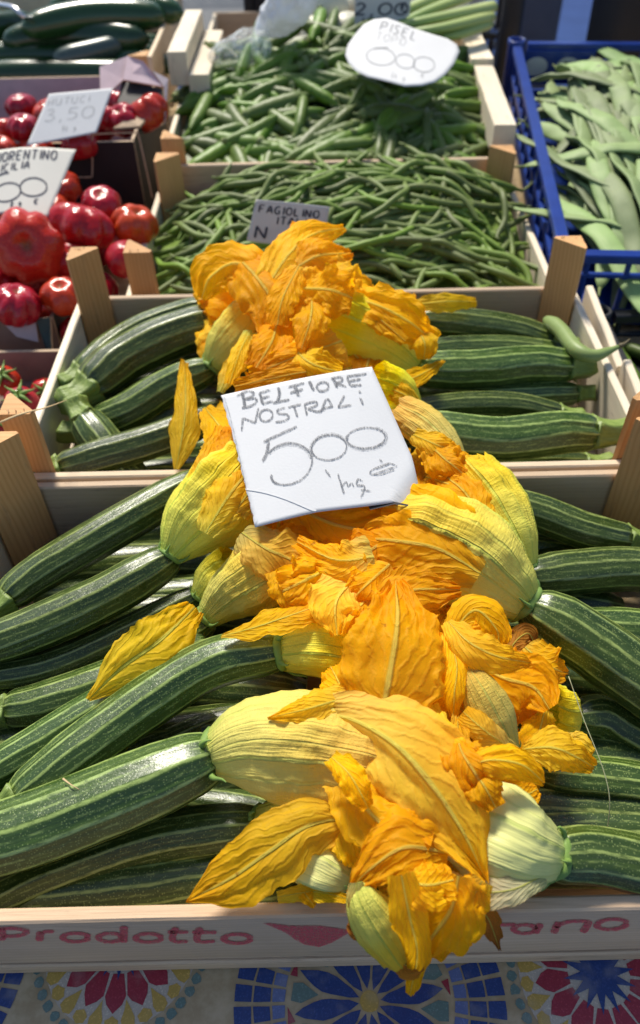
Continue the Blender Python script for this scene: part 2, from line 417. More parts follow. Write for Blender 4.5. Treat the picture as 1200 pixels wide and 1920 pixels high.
# ------------------------------------------------------------------ street, table, cloth
ground = mk('street', [(-60, -20, 0), (60, -20, 0), (60, 120, 0), (-60, 120, 0)], [(0, 1, 2, 3)], m_plain('asphalt', (0.028, 0.058, 0.17), 0.9, 0.1, 0.3, 3.0, 0.5), loc=(0, 0, 0), smooth=False)
ground['kind'] = 'structure'
TZ = RIM - 0.0825            # cloth top
def board(parent, name, A, B, wv, tv, mat, nseg=14, rough=0.0004, label=None):
    A, B, wv, tv = (np.array(list(x), float) for x in (A, B, wv, tv))
    w, t = np.linalg.norm(wv), np.linalg.norm(tv); W, T = wv / w, tv / t
    b = min(0.0012, t * 0.3)
    sec = [(-w/2+b, -t/2), (w/2-b, -t/2), (w/2, -t/2+b), (w/2, t/2-b), (w/2-b, t/2), (-w/2+b, t/2), (-w/2, t/2-b), (-w/2, -t/2+b)]
    per = [0.0]
    for k in range(8):
        a, c = sec[k], sec[(k + 1) % 8]; per.append(per[-1] + math.hypot(a[0] - c[0], a[1] - c[1]))
    V, F, U = [], [], []
    L = np.linalg.norm(B - A); sd = random.uniform(0, 99)
    for i in range(nseg + 1):
        f = i / nseg; P = A + (B - A) * f
        e1 = noise.noise((f * L * 25, sd, 0)) * rough * 2; e2 = noise.noise((f * L * 25, sd, 9)) * rough * 2
        for x, y in sec:
            V.append(P + W * (x + (e1 if x > 0 else e2)) + T * (y + noise.noise((f * L * 14, sd, 20)) * rough))
    u0 = random.uniform(0, 3)
    for i in range(nseg):
        for k in range(8):
            k2 = (k + 1) % 8
            F.append((i*8+k, i*8+k2, (i+1)*8+k2, (i+1)*8+k))
            a, c = u0 + i / nseg * L, u0 + (i + 1) / nseg * L
            U += [(a, per[k]), (a, per[k+1]), (c, per[k+1]), (c, per[k])]
    for ring, rev in ((0, True), (nseg, False)):
        idx = [ring * 8 + k for k in range(8)]
        uvp = [(u0 + sec[k][1], sec[k][0]) for k in range(8)]
        if rev: idx, uvp = idx[::-1], uvp[::-1]
        F.append(tuple(idx)); U += uvp
    o = mk(name, V, F, mat, parent, luv=U, smooth=False)
    if label: o['label'] = label
    return o
def post(parent, cx, cy, sx, sy, leg, z0, z1, mat, label=None, lean=0.0):
    """triangular corner post, right angle at (cx, cy), legs running along sx and sy"""
    V, F, U = [], [], []
    n = 5
    for i in range(n + 1):
        z = z0 + (z1 - z0) * i / n
        q = noise.noise((cx * 30, cy * 30, i * 0.7)) * 0.0006
        c = 0.0025
        V += [(cx, cy, z), (cx + sx * (leg - c), cy, z), (cx + sx * leg, cy + sy * c, z + (noise.noise((cx*9, cy*9, 3)) * 0.003 if i == n else 0)), (cx + sx * c, cy + sy * leg, z), (cx, cy + sy * (leg - c), z)]
    for i in range(n):
        for k in range(5):
            k2 = (k + 1) % 5
            f = (i*5+k, i*5+k2, (i+1)*5+k2, (i+1)*5+k)
            us = [0, leg, leg * 1.1, leg * 2.4, leg * 2.5, leg * 3.5]
            za, zb = z0 + (z1 - z0) * i / n, z0 + (z1 - z0) * (i + 1) / n
            uvp = [(za, us[k]), (za, us[k+1]), (zb, us[k+1]), (zb, us[k])]
            if sx * sy < 0: f, uvp = f[::-1], uvp[::-1]
            F.append(f); U += uvp
    for ring in (0, n):
        F.append(tuple(ring * 5 + k for k in (range(5) if (ring == n) == (sx * sy > 0) else range(4, -1, -1))))
        U += [(V[ring*5+k][0] * 2, V[ring*5+k][1]) for k in (range(5) if (ring == n) == (sx * sy > 0) else range(4, -1, -1))]
    o = mk('corner_post', V, F, mat, parent, luv=U, smooth=False)
    # frayed splinters on the sawn top
    vs, fs = [], []
    rr = random.Random(int((cx + cy * 7) * 1e4))
    for k in range(5):
        a = np.array((cx + sx * leg * rr.uniform(.15, .8), cy + sy * leg * rr.uniform(.05, .2), z1 - .0005))
        d = np.array((rr.uniform(-1, 1), rr.uniform(-1, .3), rr.uniform(.5, 1.3))) * rr.uniform(.002, .005)
        s = np.array((.0006, 0, 0)); i = len(vs)
        vs += [a - s, a + s, a + d + s * .2, a + (0, .0006, 0)]; fs += [(i, i+1, i+2), (i+1, i+3, i+2), (i+3, i, i+2)]
    mk('splinters', vs, fs, M['poplar_white'], o, smooth=False)
    return o
def crate(label, x0, x1, y0, y1, z, h, mats, post_up=0.058, leg=0.027, group=None, front=(0.0, 0.070), rear=(0.0, 0.070), sides=((0.0, 0.070),), posts='abcd', front2=None):
    zt = RIM + z
    t = thing('wooden_crate', label, 'crate', ((x0 + x1) / 2, (y0 + y1) / 2, zt - h), group)
    th = 0.0075
    X = Vector((1, 0, 0)); Y = Vector((0, 1, 0)); Z = Vector((0, 0, 1))
    def hb(nm, ya, top, bot, mat):
        c = zt - (top + bot) / 2
        return board(t, nm, (x0, ya, c), (x1, ya, c), Z * (bot - top), Y * th, mat, 22, 0.0001)
    fb = hb('front_board', y0 + th / 2, *front, mats[0])
    if front2: hb('front_board', y0 + th / 2, *front2[:2], front2[2])
    hb('rear_board', y1 - th / 2, *rear, mats[1])
    for s, xa in ((1, x0 + th / 2), (-1, x1 - th / 2)):
        for top, bot in sides:
            c = zt - (top + bot) / 2 - 0.001
            board(t, 'side_board', (xa, y0 + th + 0.0005, c), (xa, y1 - th - 0.0005, c), Z * (bot - top), X * th, mats[2], 16)
    g = 0.0004
    for k, (cx, cy, sx, sy) in dict(a=(x0+th+g, y0+th+g, 1, 1), b=(x1-th-g, y0+th+g, -1, 1), c=(x0+th+g, y1-th-g, 1, -1), d=(x1-th-g, y1-th-g, -1, -1)).items():
        if k in posts: post(t, cx, cy, sx, sy, leg, zt - h + 0.009, zt + post_up, mats[3])
    nb = 5
    for i in range(nb):
        ya = y0 + th + 0.03 + (y1 - y0 - 2 * th - 0.06) * i / (nb - 1)
        board(t, 'base_slat', (x0 + th + .001, ya, zt - h + 0.004), (x1 - th - .001, ya, zt - h + 0.004), Y * 0.045, Z * 0.006, mats[1], 6)
    return t, fb

wood = (M['poplar_pink'], M['poplar_pink'], M['poplar_white'], M['pine'])
FY = 0.1295
c1, fb1 = crate('front wooden crate of courgettes with red lettering stamped on its front board', -0.257, 0.270, FY, 0.4535, 0.0, 0.081, (M['poplar_front'], M['poplar_pink'], M['poplar'], M['pine']), group='wooden vegetable crates', leg=0.031, posts='cd', front=(0.0, 0.068))
board(c1, 'base_batten', (-0.257, FY + .003, RIM - .0752), (0.270, FY + .003, RIM - .0752), (0, 0, 0.0125), (0, 0.0095, 0), M['poplar_front'], 18)
c2, _ = crate('second wooden crate of courgettes, with pale side walls and tall corner posts', -0.247, 0.271, 0.4575, 0.737, 0.0, 0.081, (M['poplar'], M['poplar_pink'], M['poplar_white'], M['pine']), group='wooden vegetable crates')
for y0_, y1_ in ((.46, .60), (.605, .735)):
    board(c2, 'side_board', (.2845, y0_, RIM - .040), (.2865, y1_, RIM - .030), (0, 0, .06), (.0075, 0, 0), M['poplar_white'], 10, .0008)
# -- cloth with its printed mosaic
def ngon_mesh(name, polys, mat_list, fm, parent):
    V, F = [], []
    for p in polys:
        F.append(tuple(range(len(V), len(V) + len(p)))); V += p
    return mk(name, V, F, None, parent, mats=mat_list, fm=fm, smooth=False)
table = thing('market_table', 'trestle table hidden under the mosaic print cloth', 'table', (0, 0.7, 0))
board(table, 'table_top', (-1.0, 0.84, TZ - 0.018), (1.0, 0.84, TZ - 0.018), (0, 1.50, 0), (0, 0, 0.03), M['pine'], 4, 0)
for lx in (-.9, .9):
    for ly in (.2, 1.45):
        board(table, 'leg', (lx, ly, 0.0), (lx, ly, TZ - .034), (.06, 0, 0), (0, .06, 0), M['pine'], 2, 0)
m_cl = NB('oilcloth'); _uv, _ob = m_cl.coords()
_f = m_cl.noise(_ob, 70, 5, 0.65)
m_cl.fin(m_cl.mix(m_cl.step(_f, 0.35, 0.7), (0.42, 0.30, 0.16), (0.56, 0.43, 0.26)), 0.35, 0.4, m_cl.bump(m_cl.noise(_ob, 30, 3), 0.25, 0.002))
V, F = [], []
nx, prof = 40, [(0.055, TZ - 0.5)] + [(0.055, TZ - .3 + .06 * i) for i in range(5)] + [(0.0565, TZ - .006), (0.060, TZ - .001), (0.066, TZ)] + [(0.066 + 0.04 * i, TZ) for i in range(1, 36)] + [(1.60, TZ - .002), (1.605, TZ - .4)]
for j, (y, z) in enumerate(prof):
    for i in range(nx + 1):
        x = -1.02 + 2.04 * i / nx
        V.append((x, y + (0.008 * math.sin(x * 20) * max(0, (TZ - .02 - z)) * 3 if j < 7 else 0), z))
for j in range(len(prof) - 1):
    for i in range(nx):
        F.append((j*(nx+1)+i, j*(nx+1)+i+1, (j+1)*(nx+1)+i+1, (j+1)*(nx+1)+i))
cloth = mk('tablecloth', V, F, m_cl.m, loc=(0, 0.06, TZ))
tag(cloth, 'mosaic patterned oilcloth spread under the crates, with blue, red and yellow medallions', 'tablecloth')
def m_tile(nm, a, sc=900):
    n = NB(nm); uv, ob = n.coords()
    f = n.noise(ob, sc, 3, 0.7); g = n.noise(ob, 60, 4)
    c = n.mix(n.step(f, 0.5, 0.75), a, tuple(min(1, x * 1.5 + .03) for x in a))
    c = n.mix(n.math('MULTIPLY', n.step(g, 0.5, 0.72), 0.25), c, (0.45, 0.4, 0.34))
    n.fin(c, 0.35, 0.4, n.bump(f, 0.2, 0.0004)); return n.m
TM = [m_tile('print_blue', (0.018, 0.050, 0.185)), m_tile('print_light_blue', (0.12, 0.16, 0.33)), m_tile('print_red', (0.33, 0.025, 0.045)),
      m_tile('print_yellow', (0.52, 0.33, 0.07)), m_tile('print_sage', (0.13, 0.20, 0.17)), m_tile('print_grout', (0.53, 0.44, 0.34))]
polys, fm = [], []
def piece(pts, k, dz=0.0004, wob=0.0006):
    q = []
    for x, y in pts:
        x += noise.noise((x * 400, y * 400, 1)) * wob; y += noise.noise((x * 400, y * 400, 5)) * wob
        q.append((x, y, TZ + dz))
    a = sum(q[i][0] * q[(i+1) % len(q)][1] - q[(i+1) % len(q)][0] * q[i][1] for i in range(len(q)))
    if a < 0: q = q[::-1]
    if all(0.066 < p[1] < 0.33 for p in q): polys.append(q); fm.append(k)
def leafp(cx, cy, r0, r1, a, hw, tip=1.0, n=7, base=0.0):
    pts = []
    for s in (1, -1):
        rr = [i / n for i in range(n + 1)]
        if s < 0: rr = rr[::-1]
        for f in rr:
            r = r0 + (r1 - r0) * f
            w = min(hw * math.sin(math.pi * min(1, f ** tip)) ** 0.7, .82 * r * math.tan(math.pi / 12))
            pts.append((cx + r * math.cos(a) - s * w * math.sin(a), cy + r * math.sin(a) + s * w * math.cos(a)))
    return pts
def rpoly(cx, cy, pr):
    return [(cx + r * math.cos(a), cy + r * math.sin(a)) for r, a in pr]
U_ = 1 / 3330.0       # metres per photographed pixel on the cloth
def sun_medallion(cx, cy, a0=0.1):
    piece(rpoly(cx, cy, [(150 * U_, 2 * math.pi * i / 40) for i in range(40)]), 5, 0.0002, 0)
    n = 14
    for i in range(n):
        a = a0 + 2 * math.pi * i / n; d = math.pi / n
        piece(rpoly(cx, cy, [(58*U_, a - d*.75), (95*U_, a - d*.93), (108*U_, a - d * .6), (122*U_, a), (108*U_, a + d*.6), (95*U_, a + d*.93), (58*U_, a + d*.75)]), 2)
        piece(rpoly(cx, cy, [(34*U_, a - d), (68*U_, a), (34*U_, a + d), (0, a)]), 0, 0.0006, 0.0002)
        for b in (a - d, a):
            piece(rpoly(cx, cy, [(r*U_, b + e*d) for r, e in ((103 if b != a else 126, 0), (118 if b != a else 130, -.20), (134, -.42), (146, -.36), (151, 0), (146, .36), (134, .42), (118 if b != a else 130, .20))]), 3)
    for i in range(44):
        a = 2 * math.pi * i / 44; c = (cx + 164*U_ * math.cos(a), cy + 164*U_ * math.sin(a))
        piece([(c[0] + 9.5*U_ * math.cos(t) , c[1] + 9.5*U_ * math.sin(t)) for t in [k * math.pi / 4 for k in range(8)]], 4, wob=0.001)
def flower_medallion(cx, cy, a0=0.0):
    piece(rpoly(cx, cy, [(255 * U_, 2 * math.pi * i / 60) for i in range(60)]), 5, 0.0002, 0)
    n = 12
    for i in range(n):
        a = a0 + 2 * math.pi * i / n; d = math.pi / n
        piece(leafp(cx, cy, 20*U_, 140*U_, a, 18.5*U_, 0.75), 0)
        piece(rpoly(cx, cy, [(95*U_, a + d), (128*U_, a + d * .5), (146*U_, a + d * .6), (146*U_, a + d*1.4), (128*U_, a + d*1.5)]), 4)
        piece(rpoly(cx, cy, [(140*U_, a + d*.3), (152*U_, a - d*.35), (154*U_, a + d*.35)]), 2)
    piece(rpoly(cx, cy, [(18*U_, 2 * math.pi * i / 14) for i in range(14)]), 3, 0.0006)
    for r0, r1, k, m_ in ((158, 181, 1, 40), (185, 216, 0, 40), (220, 252, 0, 40)):
        for i in range(m_):
            a = 2 * math.pi * (i + .12) / m_; b = 2 * math.pi * (i + .9) / m_
            piece(rpoly(cx, cy, [(r0*U_, a), (r1*U_, a), (r1*U_, (a+b)/2), (r1*U_, b), (r0*U_, b)]), k)
def tpt(px, py):
    p = at(px, py, TZ - RIM); return p.x, p.y
PA, PC, PB = tpt(232, 1765), tpt(1122, 1826), tpt(693, 1878)
ex, ey = PC[0] - PA[0], PC[1] - PA[1]
for i in range(-2, 3):
    sun_medallion(PA[0] + ex * i, PA[1] + ey * i, 0.22 if i == 0 else 0.1)
    flower_medallion(PB[0] + ex * i, PB[1] + ey * i, 0.13)
    for j in range(26):        # loose yellow pieces between the roundels
        q = (PA[0] + ex * i + random.uniform(120, 200) * U_, PA[1] + ey * i - random.uniform(40, 190) * U_)
ngon_mesh('printed_mosaic', polys, TM, fm, cloth)
# -- writing: strokes traced on a plane
def smooth2(pts, step=3.0):
    P = np.array(pts, float)
    if len(P) < 3:
        n = max(2, int(np.linalg.norm(P[-1] - P[0]) / step)); return np.linspace(P[0], P[-1], n + 1)
    L = np.linalg.norm(np.diff(P, axis=0), axis=1).sum()
    C, _, _ = spline(np.hstack([P, np.zeros((len(P), 1))]), max(4, int(L / step)))
    return C[:, :2]
def arc(cx, cy, rx, ry, a0=0, a1=360, n=16, rot=0):
    r = R(rot); o = []
    for i in range(n + 1):
        a = R(a0 + (a1 - a0) * i / n); x, y = rx * math.cos(a), ry * math.sin(a)
        o.append((cx + x * math.cos(r) - y * math.sin(r), cy + x * math.sin(r) + y * math.cos(r)))
    return o
def ribbon_mesh(strokes, fn):
    V, F = [], []
    for pts, rx, ry in strokes:
        C = smooth2(pts); T = nrm(np.gradient(C, axis=0)); b = len(V)
        n = len(C)
        for i in range(n):
            k = 0.6 if i in (0, n - 1) else 1.0
            k *= 1 + 0.22 * noise.noise((C[i][0] * .12, C[i][1] * .12, 0))
            o = np.array((-T[i][1] * rx, T[i][0] * ry)) * k
            V.append(fn(*(C[i] + o))); V.append(fn(*(C[i] - o)))
        for i in range(n - 1):
            F.append((b + 2*i, b + 2*i + 1, b + 2*i + 3, b + 2*i + 2))
    return V, F
Z6 = lambda L: [(x / 2, 1640 + y / 2) for x, y in L]
Z8 = lambda L: [(600 + x / 2, 1640 + y / 2) for x, y in L]
pr = [Z6(q) for q in ([(8, 200), (8, 248)], [(-8, 203), (60, 203), (96, 211), (90, 224), (55, 231), (8, 231)], [(150, 214), (148, 250)], [(150, 226), (170, 215), (203, 214)],
      arc(283, 236, 48, 16), arc(413, 237, 44, 16), [(464, 194), (464, 256)], arc(557, 238, 48, 16), [(660, 199), (646, 238), (662, 252), (704, 251)], [(628, 216), (706, 216)],
      [(750, 199), (738, 240), (756, 253), (806, 250)], [(720, 217), (812, 217)], arc(890, 241, 50, 17))]
pr += [Z8(q) for q in ([(545, 196), (640, 190), (735, 188)], [(655, 191), (640, 226)], [(545, 222), (570, 200)], arc(768, 205, 42, 16), [(828, 184), (806, 222)], [(895, 178), (876, 221)], [(880, 198), (930, 178), (1000, 176), (1005, 186), (985, 218)], arc(1095, 187, 56, 19, rot=-4))]
def on_front(px, py):
    p = atY(px, py, FY - 0.0004); return tuple(p)
V, F = ribbon_mesh([(q, 7.6, 3.1) for q in pr], on_front)
flag = [(493, 1731), (515, 1732), (540, 1736), (600, 1736), (662, 1745), (640, 1758), (622, 1768), (598, 1776), (570, 1771), (553, 1762), (540, 1752), (520, 1742)]
b = len(V); V += [on_front(*q) for q in flag] + [on_front(580, 1750)]
F += [(b + i, b + (i + 1) % len(flag), b + len(flag)) for i in range(len(flag))]
b = len(V); sm = [(105, 1703), (140, 1700), (185, 1703), (180, 1710), (140, 1712), (112, 1709)]
o = mk('stamped_lettering', V, F, M['red_print'], fb1, smooth=False); o['kind'] = 'stuff'
# -- price signs
def plane3(a, b, c):
    A, B, C = (at(*q) for q in (a, b, c)); n = (B - A).cross(C - A).normalized()
    if n.dot(CP - A) < 0: n = -n
    return A, n
def on_plane(pl, px, py, lift=0.0):
    d = ray(px, py); A, n = pl
    return CP + d * ((A - CP).dot(n) / d.dot(n)) + n * lift
def sign(label, outline, pl, strokes, disp=None, mat='paper', extra=None, jag=None, rings=12, group='hand written price cards', ink='marker', name='price_card'):
    disp = disp or (lambda x, y: 0.0)
    P = []
    K = len(outline)
    for i in range(K):
        a, c = np.array(outline[i], float), np.array(outline[(i + 1) % K], float)
        n = max(1, int(np.linalg.norm(c - a) / 7))
        for k in range(n):
            q = a + (c - a) * k / n
            if jag and i in jag: q = q + np.array((noise.noise((q[1] * .11, 3, 0)) * 5 + noise.noise((q[1] * .5, 7, 0)) * 2, 0))
            P.append(q)
    ctr = np.mean(P, 0); V, F = [], []
    n = len(P)
    for r in range(rings + 1):
        f = 1 - r / rings * 0.97
        for q in P:
            x, y = ctr + (q - ctr) * f
            V.append(on_plane(pl, x, y, disp(x, y)))
    for r in range(rings):
        for i in range(n):
            j = (i + 1) % n
            F.append((r*n+i, r*n+j, (r+1)*n+j, (r+1)*n+i))
    F.append(tuple(rings * n + i for i in range(n)))
    back = [tuple(np.array(v) - np.array(pl[1]) * 0.0007) for v in V[:n]]
    b = len(V); V += back
    F += [(i, b + i, b + (i + 1) % n, (i + 1) % n) for i in range(n)] + [tuple(range(b, b + n))]
    cen = on_plane(pl, *ctr)
    lo = min(v[2] for v in V)
    t = thing(name, label, 'price card', (cen.x, cen.y, lo), group)
    mk('card', V, F, M[mat], t)
    by = {}
    for s in strokes:
        by.setdefault(s[3] if len(s) > 3 else ink, []).append(s[:3])
    for k, ss in by.items():
        V, F = ribbon_mesh(ss, lambda x, y: on_plane(pl, x, y, disp(x, y) + 0.0005))
        o = mk('lettering', V, F, M[k], t, smooth=False); o['kind'] = 'stuff'
    for nm, poly, lift, mt in (extra or []):
        mk(nm, [on_plane(pl, x, y, lift) for x, y in poly], [tuple(range(len(poly)))], M[mt], t, smooth=False)
    return t
def LZ(L): return [(400 + x * .35, 660 + y * .35) for x, y in L]
S = []
def st(pts, r=2.6, mt='pencil', ry=None): S.append((LZ(pts), r * .8, (ry or r) * .8, mt))
# first line
for q in ([(150, 205), (165, 285)], [(122, 222), (180, 200), (215, 212), (200, 232), (160, 245)], [(160, 245), (225, 243), (222, 270), (180, 287), (150, 290)],
          [(245, 215), (262, 275)], [(245, 215), (305, 200)], [(252, 245), (300, 235)], [(262, 275), (318, 262)],
          [(345, 188), (352, 225), (340, 268)], [(318, 272), (408, 258)],
          [(432, 184), (442, 212), (452, 242)], [(402, 190), (488, 170)], [(412, 222), (482, 204)],
          [(512, 160), (536, 213)], [(517, 160), (541, 213)],
          arc(587, 192, 32, 24, rot=-8), [(640, 145), (660, 195)], [(630, 150), (680, 140), (690, 160), (655, 172)], [(655, 172), (712, 192)],
          [(715, 138), (735, 185)], [(715, 138), (820, 120)], [(725, 162), (790, 150)], [(735, 186), (795, 180)]): st(q, 2.9)
for q in ([(150, 205), (165, 285)], [(245, 215), (262, 275)], [(345, 188), (352, 225), (338, 266)], [(437, 184), (457, 241)], [(640, 145), (660, 195)]): st([(x + 6, y + 3) for x, y in q], 2.4)
for q in ([(155, 345), (150, 415)], [(155, 345), (222, 375)], [(222, 378), (240, 295)], arc(282, 338, 36, 32, rot=-8), [(385, 300), (345, 312), (350, 330), (395, 338), (405, 355), (380, 372), (332, 378)],
          [(400, 300), (470, 285)], [(432, 292), (452, 355)], [(490, 282), (502, 345)], [(488, 285), (545, 272), (555, 290), (505, 312)], [(510, 312), (575, 332)],
          [(575, 332), (610, 258), (640, 305)], [(585, 308), (635, 300)], [(560, 325), (600, 315)], [(702, 238), (690, 265), (668, 302)], [(668, 303), (740, 288)], [(785, 245), (803, 285)], [(780, 212), (790, 225)]): st(q, 2.6)
st([(268, 482), (330, 455), (448, 405)], 3.2); st([(296, 480), (285, 545), (262, 588)], 3.6)
st([(290, 545), (345, 505), (420, 492), (495, 520), (530, 575), (515, 640), (470, 690), (400, 715), (340, 708), (312, 685), (310, 660)], 2.2)
st([(292, 549), (347, 511), (420, 499), (490, 524), (524, 575)], 3.4, 'pencil_soft'); st([(345, 712), (318, 692), (312, 660)], 3.0)
st(arc(620, 517, 95, 66, rot=-9), 1.9); st(arc(622, 518, 98, 70, 150, 330, rot=-9), 4.0, 'pencil_soft'); st(arc(818, 460, 104, 54, rot=-7), 1.9); st(arc(820, 461, 107, 57, -60, 200, rot=-7), 4.0, 'pencil_soft')
st([(600, 635), (628, 672)], 2.2); st([(668, 655), (700, 760)], 2.4); st([(690, 720), (712, 695), (722, 722), (740, 700), (752, 720)], 1.6); st([(800, 690), (775, 680), (770, 712), (810, 715), (800, 755), (790, 775)], 2.2); st([(790, 735), (845, 740)], 1.8)
st([(975, 595), (930, 590), (855, 625), (840, 650), (900, 648), (970, 620)], 1.3); st([(870, 622), (945, 590)], 1.3); st([(860, 650), (985, 600)], 1.2); st([(890, 570), (905, 585)], 2.5)
S.append((LZ([(172, 732), (280, 755), (400, 795), (520, 845), (552, 852)]), 1.7, 1.7, 'paper'))
S.append((LZ([(45, 200), (85, 330), (130, 520), (165, 680), (215, 900)]), 0.7, 0.7, 'pencil_soft'))
pl_main = plane3((412, 735, .090), (697, 688, .101), (478, 988, .063))
def d_main(x, y):
    ax, ay, bx, by_ = 735, 938, 783, 855
    s = ((bx - ax) * (y - ay) - (by_ - ay) * (x - ax)) / math.hypot(bx - ax, by_ - ay)
    return -max(0, s - 1) * 0.00020 - 0.000004 * (x - 600) ** 2 * 0.02 + 0.0011 * math.sin(x * .013 + y * .008)
sign('large white card pencilled BELFIORE NOSTRALI 500, resting on the courgette flowers', [(412, 735), (697, 688), (772, 850), (800, 950), (737, 938), (690, 946), (594, 960), (478, 988), (470, 950), (440, 830)], pl_main, S, d_main, 'paper',
     [('black_strip', [(690, 944), (737, 936), (800, 948), (799, 951), (760, 944), (740, 941), (694, 952)], -0.003, 'black')], jag=(7, 8, 9), rings=16)  # thin black strip set just under the card's lower right edge
# ------------------------------------------------------------------ courgettes and their flowers
RIBN = 10
def rib_prof(th, v):
    amp = 0.040 + 0.060 * np.exp(-v / 0.07) + 0.035 * np.exp(-(1 - v) / 0.06)
    c = np.cos(RIBN * th)
    return 1 + amp * (1.7 * np.exp(-((1 - c) / .45)) - .75) + 0.012 * np.sin(th * 2 + v * 5) + 0.022 * np.cos(5 * th)
def px3(q, default=0.0):
    return np.array(at(q[0], q[1], q[2] if len(q) > 2 else default))
def fruit(parent, pts, rpx, taper=0.62, stalk=True, wob=1.0, nseg=50, rings=46):
    P = [px3(q) for q in pts]
    C, _, L = spline(P, rings - 1)
    r = .93 * rpx * mpp(Vector(C[len(C) // 2]))
    v = np.linspace(0, 1, rings)
    sd = random.uniform(0, 99)
    prof = np.interp(v, [0, .012, .05, .2, .5, .8, .92, .975, 1], [.60, .70, .86, 1.0, 1.03, 1.0, (1 + taper) / 2 + .06, taper + .06, taper - .08])
    prof *= np.array([1 + 0.03 * wob * noise.noise((x * 5, sd, 0)) for x in v])
    V, F, U = tube(C, prof * r, nseg, prof=rib_prof, vlen=L)

    o = mk('fruit', V, F, M['courgette'], parent, luv=U)
    if stalk:
        T = nrm(C[0] - C[3]); side = np.array((random.uniform(-.4, .4), random.uniform(-.4, .4), random.uniform(.0, .35)))
        ln = r * random.uniform(1.2, 1.7)
        D = [C[0] - T * r * .12, C[0] + T * ln * .3, C[0] + (T + side * .35) * ln * .7, C[0] + (T + side * .6) * ln]
        CC, _, l2 = spline(D, 10)
        f5 = lambda th, vv: 1 + (0.10 + .06 * (1 - vv)) * np.cos(5 * th + .3) * 1.0 + 0.05 * np.cos(10 * th)
        VV, FF, UU = tube(CC, r * np.interp(np.linspace(0, 1, 11), [0, .2, .55, .92, 1], [.80, .66, .55, .60, .57]), 30, prof=f5, vlen=1)
        mk('stalk', VV, FF, M['stalk'], parent, luv=UU)
    return o, C, r
def sepals(parent, C0, T, r, n=5, ln=1.0, seed=0):
    rr = random.Random(seed); parts = []
    ax = np.array(T); a = nrm(np.cross(ax, (0.3, 0.2, 1.0))); b = np.cross(ax, a)
    ring, _, _ = spline([C0 - ax * r * .15, C0 + ax * r * .05, C0 + ax * r * .25], 5)
    parts.append(tube(ring, np.array([.86, .98, 1.02, 1.0, .98, .9]) * r, 20, prof=lambda th, v: 1 + .06 * np.cos(5 * th)))
    for k in range(n):
        t = 2 * math.pi * k / n + rr.uniform(-.2, .2)
        o = a * math.cos(t) + b * math.sin(t)
        l = r * ln * rr.uniform(.55, 1.05)
        p0 = C0 + o * r * .88 + ax * r * .1
        pts = [p0, p0 + o * l * .35 + ax * l * .25, p0 + o * l * .55 + ax * l * rr.uniform(.5, .85), p0 + o * l * rr.uniform(.35, .8) + ax * l * rr.uniform(.7, 1.2)]
        c, _, _ = spline(pts, 8)
        parts.append(tube(c, np.array([.24, .2, .17, .14, .115, .09, .07, .05, .02]) * r * .75, 6))
    V, F, U = join(parts)
    return mk('sepals', V, F, M['sepal'], parent, luv=U)
def bell(parent, pts, rpx, seed=0, flat=0.8, tip=1.0, mat='bell', calyx=True, nseg=96, rings=40, crump=1.0):
    P = [px3(q) for q in pts]
    sc = np.array([mpp(Vector(p)) for p in P])
    C, rv, L = spline(P, rings - 1, np.array(rpx, float) * sc if len(rpx) == len(P) else np.interp(np.linspace(0, 1, len(P)), np.linspace(0, 1, len(rpx)), rpx) * sc)
    r = np.maximum(rv[:, 0], 0.001)
    ph = random.Random(seed).uniform(0, 6)
    sd = seed * 3.7
    rr = random.Random(seed)
    def prof(th, v):
        # fleshy main ribs between sunken pleats
        q, q5 = np.cos(15 * warp(th)), np.cos(5 * warp(th))
        pl = (0.05 * (np.exp(-((1 - q) / .3)) - .4) + 0.05 * (np.exp(-((1 - q5) / .06)) - .2) + .02 * q5) * (0.35 + .9 * v)
        big = 0.07 * np.cos(5 * th + ph) * (0.3 + v) + 0.05 * np.cos(3 * th + ph * 2) * v
        return 1 + pl + big
    warp = lambda th: th + .09 * np.sin(th * 2 + ph) + .06 * np.sin(th * 3 + ph * 1.7) + .05 * np.sin(th * 5 + ph * 3)
    V, F, U = tube(C, r, nseg, ref=nrm(np.array(CP) - C), prof=prof, flat=flat, caps=False)
    U = [(warp(a * 2 * math.pi) / (2 * math.pi), b) for a, b in U]
    V = V.reshape(rings, nseg, 3)
    T, N, S_ = frames(C, nrm(np.array(CP) - C))
    R0 = r.max()
    for i in range(rings):
        v = i / (rings - 1)
        for j in range(nseg):
            p = V[i, j]; d = nrm(p - C[i])
            k = (noise.noise((p[0] * 70 + sd, p[1] * 70, p[2] * 70)) * .10 + (.25 - abs(noise.noise((p[0] * 130, p[1] * 130 + sd, p[2] * 130)))) * .10 + noise.noise((p[0] * 260, p[1] * 260 + sd, p[2] * 260)) * .03) * crump * R0 * (0.15 + v)
            e = 0.0
            if v > .88: e = noise.noise((j * 2 * math.pi / nseg * 3, sd, 1)) * R0 * .25 * (v - .88) / .12
            V[i, j] = p + d * k + T[i] * e
    o = mk('flower_bell', V.reshape(-1, 3), F, M[mat], parent, luv=U)
    if calyx:
        sepals(o, C[0], nrm(C[2] - C[0]), r[0] * 1.05, seed=seed)
    return o, C, r
